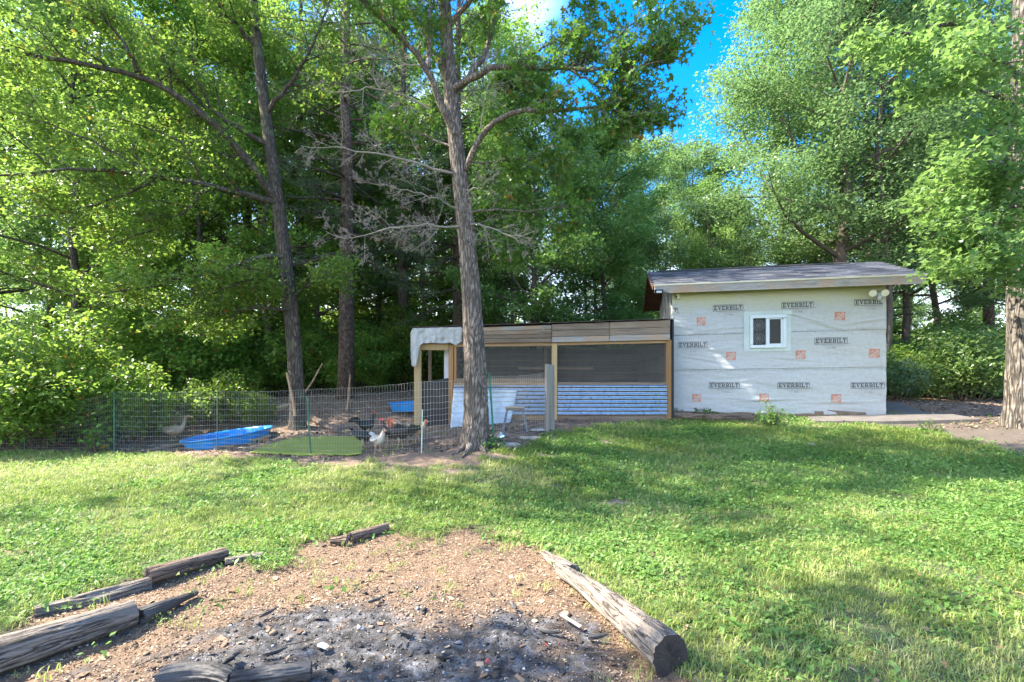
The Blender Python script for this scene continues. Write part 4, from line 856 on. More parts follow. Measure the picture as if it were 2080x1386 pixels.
# ------------------------------------------------------------------ FENCE
FEN = [(-160, 9.9), (50, 10.0), (232, 9.75), (441, 9.25), (632, 8.85), (856, 8.4), (1000, 8.75), (1113, 9.8)]
WIRE = m_plain('fence_wire', (.42, .42, .4), .45, .35, .15, 3); TPOST = m_plain('green_post', (.01, .1, .06), .5, var=.3)
fence = empty('wire_fence', (0, 9, .4), 'welded wire fence on thin green posts round the chicken run', 'fence')
def fk(o): o.parent = fence; o.matrix_parent_inverse = Matrix.Translation(-fence.location); return o
topy = {-160: 862, 50: 845, 232: 795.5, 441: 795, 632: 791, 856: 776, 1000: 765, 1113: 757}
FP = []
for px, D in FEN:
    x = (px - CX) / FPX * D; FP.append((Vector((x, D, g1(x, D))), ZC - (topy[px] - HY) / FPX * D))
for k in range(len(FP) - 1):
    (a, ta), (b, tb_) = FP[k], FP[k + 1]; mb = MB(); L = (b - a).length; n = max(2, int(L / .051)); rr = random.Random(k)
    def fp(f, h):
        p = a + (b - a) * f; gz_ = g1(p.x, p.y) + .01; tp = ta + (tb_ - ta) * f - .025 * math.sin(f * math.pi); off = .018 * math.sin(f * 9 + k) * math.sin(h * 3.1)
        return Vector((p.x, p.y + off + .02 * float(vnoise(f * 6 + k * 9, h * 2)), gz_ + (tp - gz_) * h + .006 * math.sin(f * 31 + h * 5)))
    for i in range(n + 1): f = i / n; mb.tube([fp(f, h) for h in (0, .33, .66, 1)], .0018, 3, cap=False)
    hs_ = [0, .06, .125, .195, .27, .35, .43, .51, .6, .69, .785, .89, 1]
    for h in hs_: mb.tube([fp(i / 14, h) for i in range(15)], .0026, 3, cap=False)
    fk(mb.build('wire_panel', WIRE))
for px, yt, yb, D, lean, mt, r in ((50, 848, 912, 10.0, 0, TPOST, .014), (232, 795, 920, 9.75, 0, TPOST, .016), (441, 803, 922, 9.25, 0, m_plain('grey_post_metal', (.16, .17, .17), .5, .5), .010), (632, 806, 928, 8.8, -8, TPOST, .017), (856, 832, 922, 8.36, 2, m_plain('pale_post', (.4, .5, .45), .5, .3), .012), (1004, 757, 900, 8.7, -10, m_plain('bright_green_post', (.01, .2, .11), .45, var=.2), .022)):
    mb = MB(); a = P(px, yb, D); a.z = g1(a.x, a.y) - .1; b = P(px + lean, yt, D); mb.bar(a, b, r * 1.6, r * .45, (0, 1, 0)); mb.bar(a + Vector((0, .012, 0)), b + Vector((0, .012, 0)), r * .4, r * 1.4, (0, 1, 0)); 
    fk(mb.build('fence_post', mt))
# grey wooden posts at the fence corner
mb = MB(); a = P(1111.5, 878, 9.75); a.z = g1(a.x, a.y) - .2; b = P(1111.5, 740, 9.75); mb.tube([a, (a + b) / 2, b - Vector((0, 0, .01)), b], [.047, .046, .046, .04], 12, .05); tag(mb.build('wooden_post', GREY_POST, smooth=False), 'round weathered grey post at the fence corner, left of the flat board', 'post')
mb = MB(); a = P(1121.5, 876, 9.85); a.z = g1(a.x, a.y) - .2; b = P(1121, 741, 9.85); mb.bar(a, b, .1, .03, (0, 1, 0)); tag(bev(mb.build('wooden_board', GREY_POST)), 'flat grey board standing upright against the round fence corner post', 'board')
#@@SPLIT
# ------------------------------------------------------------------ LOGS AND BITS BY THE FIRE PIT
LOGW = m_log('log_bare_wood', (.17, .135, .105), (.42, .345, .28), (.25, .215, .18), (.03, .024, .02))
LOGR = m_log('log_red_brown', (.12, .072, .05), (.34, .235, .17), (.22, .165, .125), (.02, .014, .01))
CHAR = m_wood('charred_wood', (.008, .008, .009), (.03, .028, .028), (.07, .065, .062), (3, 10, 10), .6, 1.0, bs=.015)
def log(name, a, b, ra, rb, mat, label, cat='log', seg=72, wob_=.12, seed=0, endmat=None, sink=.35, bend=0, n=44, rag=0.05):
    """log between two ground places (photo pixels of its base line)"""
    A, B = G(*a), G(*b); d = (B - A); L = d.length; d.normalize(); side = Vector((-d.y, d.x, 0)); rng = random.Random(seed)
    root = empty(name, A, label, cat); pts = []; rad = []
    for i in range(n + 1):
        f = i / n; p = A + (B - A) * f; r = ra + (rb - ra) * f; p = Vector((p.x, p.y, g1(p.x, p.y) + r * (1 - sink))) + side * bend * math.sin(f * math.pi)
        pts.append(p); rad.append(r)
    V = []; S_ = []
    for i, p in enumerate(pts):
        for k in range(seg):
            a_ = 2 * math.pi * k / seg; rr = rad[i] * (1 + rag * float(fbm(math.cos(a_) * 4 + seed, math.sin(a_) * 4, i * L / n * 14, 3, 17)) + wob_ * float(fbm(math.cos(a_) * 1.3 + seed, math.sin(a_) * 1.3, i * L / n * 3, 3, 7)) + wob_ * .5 * float(fbm(math.cos(a_) * 6 + seed, math.sin(a_) * 6, i * L / n * 1.2, 2, 8)) - .09 * max(0., 1 - abs(float(fbm(math.cos(a_) * 5 + seed, math.sin(a_) * 5, i * L / n * 1.5, 2, 9))) * 14))
            V.append(p + side * math.cos(a_) * rr + (d.cross(side)) * math.sin(a_) * rr)
    F = [(i * seg + k, i * seg + (k + 1) % seg, (i + 1) * seg + (k + 1) % seg, (i + 1) * seg + k) for i in range(n) for k in range(seg)]
    # local frame: x along the log so that the grain runs along it
    M = Matrix((d, side, d.cross(side))).transposed().to_4x4(); M.translation = A; Mi = M.inverted()
    def lk(nm, VV, FF, mt, smooth=True):
        me = bpy.data.meshes.new(nm); me.from_pydata([tuple(Mi @ v) for v in VV], [], FF); me.polygons.foreach_set('use_smooth', [smooth] * len(FF)); o = link(nm, me, mt); o.parent = root; o.matrix_parent_inverse = Matrix.Translation(-A); o.matrix_world = M; o.matrix_basis = M; return o
    lk('log_body', V, F, mat)
    for e, i in (('cut_end', 0), ('cut_end', n)):
        ring = V[i * seg:(i + 1) * seg]; c = sum(ring, Vector()) / seg; rr2 = [c + (v - c) * .5 + d * (.006 * rng.uniform(-1, 1)) for v in ring]; VV = ring + rr2 + [c + d * .004]
        FF = [(k, (k + 1) % seg, seg + (k + 1) % seg, seg + k) for k in range(seg)] + [(seg + k, seg + (k + 1) % seg, 2 * seg) for k in range(seg)]; lk(e, VV, FF, endmat or mat, False)
    return root
DKEND = m_wood('dark_cut_end', (.03, .022, .018), (.08, .06, .048), None, (8, 8, 8), .9)
log('log', (1138, 1168), (1362, 1372), .05, .115, LOGW, 'long grey weathered log along the right edge of the fire pit', seed=3, endmat=DKEND, sink=.28, wob_=.22, bend=.03)
log('log', (1105, 1128), (1165, 1172), .035, .075, LOGW, 'thin pale tapering end of timber sunk beyond the right pit log', seed=13, endmat=LOGW, sink=.8, wob_=.3)
log('log', (-60, 1380), (272, 1268), .1, .075, LOGW, 'grey split log at the left front of the fire pit with dark cut end', seed=5, endmat=DKEND, sink=.3, wob_=.16)
log('log', (285, 1268), (400, 1212), .05, .018, CHAR, 'short black rotted stub just right of the left grey log', seed=6, sink=.45, wob_=.5)
log('log', (300, 1188), (458, 1140), .062, .058, LOGR, 'red-brown cracked log at the upper left rim of the pit', seed=7, endmat=DKEND, sink=.22, wob_=.2)
log('log', (70, 1250), (305, 1188), .045, .055, LOGW, 'half buried rotten log in the grass at the left rim', seed=8, sink=1.25, wob_=.5)
log('log', (712, 1100), (786, 1078), .05, .045, LOGR, 'short brown log lying at the back of the fire pit', seed=9, endmat=DKEND, sink=.3, wob_=.2)
log('log', (672, 1106), (706, 1104), .025, .042, LOGR, 'dark knobbly root piece left of the short brown log', seed=10, endmat=LOGW, sink=.3, wob_=.7)
log('charred_branch', (330, 1412), (470, 1408), .06, .05, CHAR, 'thick black charred branch at the bottom edge of the photo', 'branch', seed=11, sink=.3, wob_=.5, bend=.05, rag=.25)
log('charred_branch', (470, 1408), (632, 1385), .045, .04, CHAR, 'burnt black branch end pointing right over pale ash', 'branch', seed=12, sink=.15, wob_=.4, rag=.25)
mb = MB(); a, b = G(457, 1147), G(534, 1136); a.z += .03; b.z += .035; mb.bar(a, b, .07, .045); tag(bev(mb.build('plank', LOGW), .006), 'short squared grey plank end lying right of the red-brown log', 'plank')
mb = MB(); a, b = G(1140, 1258), G(1180, 1280); a.z += .03; b.z += .02; mb.bar(a, b, .022, .008); tag(mb.build('wood_splinter', m_plain('split_pale_wood', (.5, .42, .32), .8, var=.2)), 'pale split sliver of wood on the ash left of the right log', 'wood')
TWL = ['thin twig on tan soil at the top centre of the pit', 'thin twig on the soil right of centre, above the ash', 'twig beside the red scrap near the big right log', 'thin twig on dark ash below the pale splinter', 'twig left of the ash, below the squared plank', 'longest thin twig, below the red-brown log', 'thin twig next to the red scrap at the bottom edge', 'twig near the middle of the right log', 'twig just left of the whitish foil scrap', 'twig at the lower left, above the charred branch']
for k, (px, py, L, aa) in enumerate([(740, 1190, .16, .7), (985, 1200, .13, 2), (1225, 1330, .2, .2), (1120, 1340, .14, 1.1), (530, 1255, .17, .9), (470, 1225, .22, .35), (1010, 1345, .15, 1.2), (1150, 1225, .18, 2.6), (620, 1310, .22, .4), (330, 1345, .25, .6)]):
    p = G(px, py); d = Vector((math.cos(aa), math.sin(aa), .05)); mb = MB(); q = [p + d * L * (f - .5) + Vector((0, 0, .02)) + Vector((random.gauss(0, .006), random.gauss(0, .006), random.random() * .01)) for f in (0, .3, .6, 1)]; mb.tube(q, [.005, .0045, .004, .002], 5)
    tag(mb.build('twig', LOGR), TWL[k], 'twig')
for k, (px, py, c, lb) in enumerate([(655, 1320, (.55, .55, .56), 'crumpled whitish foil scrap in the ash, lower centre left'), (1107, 1318, (.5, .07, .04), 'small red scrap in the dirt left of the big right log'), (990, 1352, (.5, .1, .08), 'small red scrap near the bottom edge of the pit'), (927, 1215, (.4, .07, .04), 'small dark red leaf on the brown soil at mid pit')]):
    p = G(px, py); rng = random.Random(k); mb = MB(); s_ = .035 if k == 0 else .018
    n = 7; V = [p + Vector((math.cos(a) * s_ * rng.uniform(.6, 1.3), math.sin(a) * s_ * rng.uniform(.6, 1.3), rng.uniform(.01, .04))) for a in [i * 6.283 / n for i in range(n)]] + [p + Vector((0, 0, .045 if k == 0 else .03))]
    mb.add(V, [(i, (i + 1) % n, n) for i in range(n)]); o = mb.build('litter_scrap', m_plain('scrap', c, .4, var=.15)); tag(o, lb, 'litter')

for k, (px, py, L, aa, lb) in enumerate([(560, 1330, .12, .5, 'short charred stick left of the whitish foil scrap'), (700, 1350, .1, 1.9, 'charred stick just right below the whitish foil scrap'), (820, 1290, .13, 2.7, 'charred stick in the middle of the ash bed'), (900, 1340, .09, .2, 'stubby charred stick left of the bottom red scrap'), (1120, 1290, .14, -.5, 'charred stick near the pale wood splinter'), (1215, 1300, .12, .1, 'dark burnt stub at the foot of the right log'), (470, 1345, .1, 1.2, 'charred stick above the big burnt branch'), (545, 1250, .13, 1.1, 'thin black stick standing out of the upper left ash edge'), (1040, 1235, .1, 2.2, 'black burnt stub at the right upper rim of the ash'), (760, 1225, .09, .4, 'small black stub at the upper middle rim of the ash')]):
    p = G(px, py); d = Vector((math.cos(aa), math.sin(aa), .12)); mb = MB(); rr_ = random.Random(k + 40); q = [p + d * L * (f - .5) + Vector((rr_.gauss(0, .004), rr_.gauss(0, .004), .022)) for f in (0, .25, .5, .75, 1)]; mb.tube(q, [.009, .015, .014, .012, .005], 7, .5, k); tag(mb.build('charred_stick', CHAR), lb, 'stick')
# ------------------------------------------------------------------ POOLS
BLUE = m_plain('blue_plastic', (.012, .27, .72), .3, var=.12, sc_=3); BLUE2 = m_plain('pale_blue_print', (.03, .36, .85), .3, var=.1)
WATER = m_plain('pool_water', (.03, .035, .018), .06, var=.5, sc_=5)
def pool(cx, cy, D, r, h, roll, pitch, label):
    c = P(cx, cy, D); root = empty('paddling_pool', c, label, 'pool'); root.rotation_euler = (R(pitch), R(roll), 0); n = 48; mb = MB(); prof = [(r * .88, -h), (r * .9, -h * .9), (r * .93, -h * .5), (r * .965, -.06), (r * .975, -.03), (r, -.03), (r + .02, -.012), (r + .012, .004), (r - .006, .002), (r * .955, -.02), (r * .93, -h * .5), (r * .89, -h * .88), (r * .86, -h * .93)]
    V = []
    for j, (rr, z) in enumerate(prof):
        for k in range(n):
            a = 2 * math.pi * k / n; e = 1 + (.012 * math.cos(a * 12) if j in (1, 2, 3, 10, 11) else 0); V.append((rr * e * math.cos(a), rr * e * math.sin(a), z))
    m_ = len(prof); F = [(j * n + k, j * n + (k + 1) % n, (j + 1) * n + (k + 1) % n, (j + 1) * n + k) for j in range(m_ - 1) for k in range(n)] + [tuple(range(n - 1, -1, -1)), tuple((m_ - 1) * n + k for k in range(n))]
    mb.add(V, F); mb.build('pool_wall', BLUE, root, True)
    mb = MB(); wr = r * .915
    mb.add([(wr * math.cos(2 * math.pi * k / n), wr * math.sin(2 * math.pi * k / n), -h * .62 + (wr * math.cos(2 * math.pi * k / n)) * math.tan(R(roll)) - (wr * math.sin(2 * math.pi * k / n)) * math.tan(R(pitch))) for k in range(n)], [tuple(range(n))]); mb.build('water', WATER, root)
    for k in range(7):
        a = .1 + k * .42; mb = MB(); rr = r * .94
        for ring in (.085, .055): mb.tube([((rr - .012) * math.cos(a + ring * math.cos(t_) / rr), (rr - .012) * math.sin(a + ring * math.cos(t_) / rr), -h * .3 + ring * .5 * math.sin(t_)) for t_ in [i * math.pi / 8 for i in range(17)]], .006, 4, cap=False)
        mb.build('printed_ring', BLUE2, root)
    return root
pool(463, 880, 10.25, .83, .24, -7, 4, 'round blue paddling pool with murky water, tilted, in the front of the run')
pool(850, 816, 12.7, .76, .22, -2, 1, 'second blue paddling pool half hidden behind the coop post')
for (x0, y0, x1, y1, w_, nm) in ((385, 912, 480, 905, .14, 0), (300, 915, 400, 898, .16, 0), (470, 902, 512, 897, .1, 1), (514, 898, 546, 889, .1, 1), (330, 905, 420, 898, .14, 0)):
    a, b = G(x0, y0 + 3), G(x1, y1 + 3); up = .07 if nm else .03; a.z += up; b.z += up; mb = MB(); mb.bar(a, b, w_, .035); tag(bev(mb.build('plank', WOOD_GREY if not nm else m_wood('tan_plank', (.4, .28, .17), (.55, .42, .28), None, (1, 10, 10)))), {385: 'grey flat board under the front left of the blue pool', 300: 'grey flat board nearest the fence left of the blue pool', 470: 'short tan board under the front right of the blue pool', 514: 'short tan board furthest right under the blue pool', 330: 'grey flat board behind, at the left rim of the blue pool'}[x0], 'plank')
for (px, py) in ((478, 903), (530, 896), (430, 908)):
    p = G(px, py + 2); mb = MB(); mb.box(p + Vector((0, .12, .03)), (.2, .12, .1)); tag(bev(mb.build('brick_block', m_plain('red_brick', (.3, .12, .07), .9, var=.3)), .01), {478: 'reddish block under the middle of the blue pool', 530: 'reddish block under the right end of the blue pool', 430: 'reddish block under the left half of the blue pool'}[px], 'brick')

# ------------------------------------------------------------------ STOOL, BUCKET, STONES
st = P(1046, 827, 9.75); gzs = g1(st.x, st.y); stool = empty('bar_stool', (st.x, st.y, gzs), 'backless grey metal stool with a wooden seat beside the big front tree', 'stool'); H_ = st.z - gzs
mb = MB(); mb.box((0, 0, H_ - .012), (.4, .34, .028)); bev(mb.build('seat', m_wood('stool_seat', (.3, .2, .12), (.5, .36, .22), None, (2, 12, 12)), stool), .01)
mb = MB(); mb.box((0, 0, H_ - .045), (.36, .30, .035)); mb.build('seat_frame', m_plain('gunmetal', (.11, .12, .13), .4, .8, .15), stool)
for sx_ in (-1, 1):
    for sy_ in (-1, 1):
        mb = MB(); mb.bar((sx_ * .15, sy_ * .12, H_ - .04), (sx_ * .24, sy_ * .2, -.02), .045, .02, (0, 1, 0)); bev(mb.build('leg', bpy.data.materials['gunmetal'], stool))
for q in (((-.21, -.17, .22), (.21, -.17, .22)), ((-.21, .17, .22), (.21, .17, .22)), ((-.21, -.17, .22), (-.21, .17, .22)), ((.21, -.17, .22), (.21, .17, .22))): mb = MB(); mb.bar(*q, .016, .008); mb.build('stretcher', bpy.data.materials['gunmetal'], stool)
b0 = G(1012, 897); bk = empty('metal_can', b0 + Vector((0, 0, .03)), 'small silver can tipped over at the foot of the big front tree', 'can'); mb = MB(); ax = Vector((.55, -.1, .65)).normalized()
mb.tube([Vector((0, 0, .0)), ax * .02, ax * .15], [.05, .058, .064], 18); bk.rotation_euler = (0, 0, 0); mb.build('can_body', METAL, bk, True); mb = MB(); mb.tube([ax * .146, ax * .156], [.068, .068], 18); mb.build('rim', METAL, bk)
STONE = m_plain('stone', (.3, .27, .24), .9, var=.3, sc_=10, bump=.6)
def stone(px, py, w_, d_, h_, seed, lb):
    p = G(px, py); rng = np.random.default_rng(seed); n = 10; V = []
    for j, (f, z) in enumerate(((1.05, -.03), (1, .5), (.75, 1))):
        for k in range(n): a = 2 * math.pi * k / n; q = rng.uniform(.85, 1.1); V.append((p.x + w_ / 2 * math.cos(a) * f * q, p.y + d_ / 2 * math.sin(a) * f * q, p.z + h_ * z * rng.uniform(.85, 1.1)))
    mb = MB(); mb.add(V, [(j * n + k, j * n + (k + 1) % n, (j + 1) * n + (k + 1) % n, (j + 1) * n + k) for j in range(2) for k in range(n)] + [tuple(2 * n + k for k in range(n))]); tag(mb.build('stone', STONE), lb, 'stone')
stone(1032, 906, .42, .16, .06, 1, 'long flat stone at the lawn edge right of the big front tree'); stone(1075, 892, .45, .14, .05, 2, 'second flat stone behind, toward the wooden fence post'); stone(1092, 875, .3, .2, .05, 4, 'flat slab beside the foot of the round grey post'); stone(1648, 905, .14, .1, .04, 5, 'small pale stone in the grass below the shed')
log('log', (1326, 851), (1530, 856), .1, .075, LOGR, 'rotten log lying along the foot of the wrapped shed wall', seed=21, sink=.2, wob_=.35, endmat=LOGW)
log('log', (1530, 857), (1600, 859), .05, .04, LOGR, 'short rotten chunk beyond the end of the log by the shed', seed=22, sink=.3, wob_=.35)
log('log', (548, 850), (592, 832), .07, .055, m_wood('log_tan', (.3, .2, .12), (.48, .36, .25), None, (1, 12, 12)), 'tan log lying against the left side of the second tree', seed=23, sink=-1.2, wob_=.2)
log('log', (634, 856), (688, 882), .075, .06, LOGR, 'knobbly brown log right of the second tree', seed=24, sink=.2, wob_=.4, endmat=LOGW)
for k, (a, b, r_, lb) in enumerate((((600, 845, 10.8), (582, 757, 10.7), .035, 'broken branch stub leaning on the left of the second tree'), ((618, 800, 11.2), (655, 738, 11.4), .022, 'orange-brown stick leaning between the two dark trunks'), ((703, 845, 12.4), (711, 760, 12.4), .03, 'upright bare stick in front of the pine trunk'))):
    A_, B_ = P(*a), P(*b); mb = MB(); mb.tube([A_, A_.lerp(B_, .4) + Vector((.02, 0, 0)), B_], [r_, r_ * .9, r_ * .6], 8, .2, k); tag(mb.build('stick', m_plain('stick_tan', (.34, .22, .13), .9, var=.3)), lb, 'stick')
# bright green crumpled toy by the bushes
p = G(1968, 800); rng = np.random.default_rng(3); toy = empty('inflatable_toy', p, 'bright green deflated inflatable toy lying by the bushes at far right', 'toy'); GREEN = m_plain('bright_green_plastic', (.03, .55, .1), .35, var=.2)
def lump(pts, rad, nm, par, mat, sq=.7, seg=12): mb = MB(); mb.tube(pts, rad, seg, .15, 2, True, sq); o = mb.build(nm, mat, par, True); return sub(o, 1)
lump([(-.32, 0, .1), (-.24, 0, .14), (-.1, .02, .13), (.08, 0, .12), (.28, -.03, .08), (.42, -.05, .05), (.52, -.06, .03)], [.03, .1, .12, .1, .09, .05, .015], 'toy_body', toy, GREEN)
lump([(-.2, 0, .2), (-.1, .02, .3), (.0, 0, .2)], [.05, .06, .03], 'toy_head', toy, GREEN); lump([(.05, 0, .14), (.2, .05, .3), (.36, .06, .24)], [.04, .09, .02], 'toy_wing', toy, GREEN, .3); lump([(-.4, -.05, .04), (-.5, -.1, .03), (-.58, -.1, .02)], [.03, .035, .01], 'toy_fin', toy, m_plain('red_plastic', (.5, .05, .03), .4), .5)

# ------------------------------------------------------------------ BIRDS
def m_bird(name, body, neck, tail, sp=None):
    t = NT(name); a = t.attr('nk'); v = t.obj(); n = t.noise(v, 45, 4, .7)
    c = t.ramp(a, [(0, tail), (.25, body), (.55, body), (.72, neck), (1, neck)])
    c = t.mix(t.ramp(n, [(.4, (0, 0, 0)), (.62, (1, 1, 1))]), c, t.mix(.6, c, sp if sp else tuple(x * .4 for x in body))); t.col(c).rough(.6); t.bump(n, .5, .01); return t.m
COMB = m_plain('comb_red', (.55, .02, .015), .5, var=.15); BEAK = m_plain('beak_horn', (.5, .35, .12), .4, var=.1); LEGY = m_plain('bird_leg', (.42, .33, .2), .6, var=.15)
def bird(px, py, head, s, mat, label, tailmat, comb=1, pose='up', kind='hen', roost=False, D=None):
    p = G(px, py) if D is None else None
    if p is None: q = P(px, py, D); p = Vector((q.x, q.y, g1(q.x, q.y)))
    root = empty('goose' if kind == 'goose' else ('rooster' if roost else 'hen'), p, label, 'goose' if kind == 'goose' else 'chicken', rz=R(head)); root.scale = (s, s, s)
    if kind == 'goose': sp = [(-.36, .27, .012, .3), (-.3, .27, .05, .5), (-.2, .25, .1, .9), (-.06, .23, .135, 1), (.08, .24, .13, 1), (.17, .29, .09, 1), (.21, .36, .05, 1), (.23, .44, .038, 1), (.25, .53, .034, 1), (.27, .59, .036, 1), (.31, .605, .036, 1), (.35, .595, .024, .9), (.40, .585, .014, .8)]
    elif pose == 'up': sp = [(-.17, .30, .012, .6), (-.14, .28, .045, .8), (-.08, .25, .08, .95), (0, .22, .098, .95), (.07, .235, .088, .95), (.115, .285, .06, 1), (.135, .335, .042, 1), (.145, .375, .034, 1), (.16, .402, .034, 1), (.185, .405, .026, 1), (.2, .4, .012, 1)]
    else: sp = [(-.17, .31, .012, .6), (-.14, .29, .045, .8), (-.08, .25, .08, .95), (0, .22, .098, .95), (.08, .2, .085, .95), (.14, .185, .056, 1), (.18, .15, .04, 1), (.2, .115, .033, 1), (.22, .09, .033, 1), (.24, .072, .025, 1), (.25, .06, .012, 1)]
    mb = MB(); seg = 14; pts = [Vector((a, 0, b)) for a, b, _, _ in sp]; mb.tube(pts, [q[2] for q in sp], seg); me = mb.mesh('body', True)
    at = me.attributes.new('nk', 'FLOAT', 'POINT'); at.data.foreach_set('value', [i // seg / (len(sp) - 1) for i in range(len(me.vertices))]); o = link('body', me, mat, root); o.scale = (1, .86, 1); sub(o, 1, 1)
    hp = pts[-3]; hd = (pts[-1] - pts[-3]).normalized(); tip = pts[-1]
    mb = MB(); bl = .03 if kind != 'goose' else .05; mb.tube([tip - hd * .008, tip + hd * bl * .6 - Vector((0, 0, .004)), tip + hd * bl - Vector((0, 0, .01))], [.012, .009, .002] if kind != 'goose' else [.017, .017, .008], 8); mb.build('beak', BEAK, root)
    for sy_ in (-1, 1):
        mb = MB(); mb.tube([hp + Vector((.012, sy_ * .024, .008)), hp + Vector((.012, sy_ * .031, .008))], [.006, .004], 8); mb.build('eye', BLACK, root)
        w = []; 
        ws = 1.5 if kind == 'goose' else 1
        mb = MB(); mb.tube([(.07 * ws, sy_ * .078 * ws, .25), (.03 * ws, sy_ * .092 * ws, .245), (-.05 * ws, sy_ * .09 * ws, .24), (-.12 * ws, sy_ * .06 * ws, .25), (-.19 * ws, sy_ * .02, .27)], [.01, .045 * ws, .05 * ws, .035 * ws, .004], 10, squash=.35); o = mb.build('wing', mat, root, True)
        at = o.data.attributes.new('nk', 'FLOAT', 'POINT'); at.data.foreach_set('value', [.22] * len(o.data.vertices)); sub(o, 1)
        lx = .0 if kind == 'hen' else -.02; fx = lx + (.03 if sy_ > 0 else -.03); mb = MB(); mb.tube([(lx, sy_ * .04, .2), (lx - .01, sy_ * .042, .12)], [.03, .014], 8); mb.tube([(lx - .01, sy_ * .042, .12), (fx, sy_ * .042, .008)], [.0085, .007], 6)
        for ta in (-.5, 0, .5, 3.14): mb.tube([(fx, sy_ * .042, .008), (fx + .045 * math.cos(ta), sy_ * .042 + .045 * math.sin(ta), .004)], [.006, .003], 5)
        mb.build('leg', LEGY, root)
    if comb:
        mb = MB(); up = hd.cross(Vector((0, 1, 0))) * -1; up = up if up.z > 0 or pose != 'up' else -up; cs = comb * (1.5 if roost else .8)
        prof = [(-.02, 0), (-.024, .016), (-.014, .012), (-.01, .026), (0, .014), (.004, .024), (.013, .012), (.02, .014), (.024, 0)]; q = [hp + hd * a * cs + Vector((0, .003, 0)) + Vector((-hd.z, 0, hd.x)) * (.024 + b * cs) for a, b in prof]; mb.prism(q, (0, 1, 0), .006); mb.build('comb', COMB, root)
        mb = MB(); wp_ = tip - hd * .012 - Vector((0, 0, .014)); mb.tube([wp_, wp_ - Vector((0, 0, .015 * cs)), wp_ - Vector((0, 0, .03 * cs))], [.006, .011, .003], 8, squash=.5); mb.build('wattle', COMB, root)
        mb = MB(); 
        for sy_ in (-1, 1): mb.tube([hp + Vector((.02, sy_ * .02, 0)), hp + Vector((.02, sy_ * .029, 0))], [.014, .008], 8)
        mb.build('face', COMB, root)
    n = 9 if kind != 'goose' else 5; L = .17 if roost else (.11 if kind != 'goose' else .1)
    for k in range(n):
        f = k / (n - 1) - .5; a0 = Vector((-.135, f * .04, .285)) if kind != 'goose' else Vector((-.32, f * .05, .28)); up = (1.25 if kind != 'goose' else .1) - abs(f) * .5; d = Vector((-.75, f * .7, up)).normalized(); LL = L * (1.1 - abs(f) * .5); c = a0 + d * LL * .6; e = a0 + d * LL + Vector((-.06, 0, -.05)) * (2.0 if roost else .5); sd_ = Vector((.3, 1, 0)).normalized() * .016
        mb = MB(); th_ = Vector((.003, 0, 0)); mb.add([a0 - sd_ * .4, a0 + sd_ * .4, c + sd_, e, c - sd_], [(0, 1, 2, 3, 4)]); mb.add([a0 - sd_ * .4 - th_, c - sd_ - th_, e - th_, c + sd_ - th_, a0 + sd_ * .4 - th_], [(0, 1, 2, 3, 4)]); mb.build('tail_feather', tailmat, root)
    return root
FBLK = m_bird('black_feathers', (.012, .013, .016), (.015, .014, .016), (.01, .012, .012), (.03, .035, .03)); FWHT = m_bird('white_feathers', (.42, .39, .34), (.45, .4, .35), (.5, .5, .47), (.45, .36, .28)); FRED = m_bird('red_necked_feathers', (.02, .018, .018), (.5, .09, .02), (.012, .014, .012), (.06, .03, .02))
FSPK = m_bird('speckled_feathers', (.03, .028, .026), (.45, .4, .33), (.02, .02, .02), (.2, .18, .15)); FBUF = m_bird('buff_feathers', (.45, .28, .12), (.42, .19, .06), (.6, .48, .3), (.6, .45, .28)); FGOO = m_bird('tan_goose', (.3, .2, .12), (.3, .19, .08), (.3, .23, .16), (.46, .4, .33))
P1 = m_plain('black_feather', (.012, .014, .015), .45, var=.3); P2 = m_plain('pale_feather', (.62, .6, .55), .6, var=.15); P3 = m_plain('buff_feather', (.6, .5, .32), .6, var=.2); P4 = m_plain('green_black_feather', (.012, .022, .018), .35, var=.3)
bird(738, 913, 10, 1.12, FBLK, 'black hen pecking with head down, leftmost of the front chickens', P1, 1, 'down')
bird(744, 893, 60, 1.25, FBLK, 'tall black bird standing just behind the pecking black hen', P4, 1, 'up', roost=True)
bird(768, 922, -40, 1.05, FWHT, 'white hen with a red comb standing nearest the wire fence', P2, 1, 'up')
bird(791, 909, 150, 1.15, FBLK, 'black rooster with a bright red comb right of the white hen', P4, 1.3, 'up', roost=True)
bird(812, 913, 165, 1.2, FRED, 'rooster with rust-red neck and black body among the chickens', P4, 1.2, 'up', roost=True)
bird(828, 905, 200, 1.05, FSPK, 'dark hen with a speckled pale neck behind the red rooster', P1, .8, 'up')
bird(848, 899, -10, 1.0, FBUF, 'buff hen standing beside the pale fence post', P3, 1, 'up')
bird(355, 893, 5, .86, FGOO, 'tan and white goose walking left of the blue pool', P2, 0, 'up', 'goose')

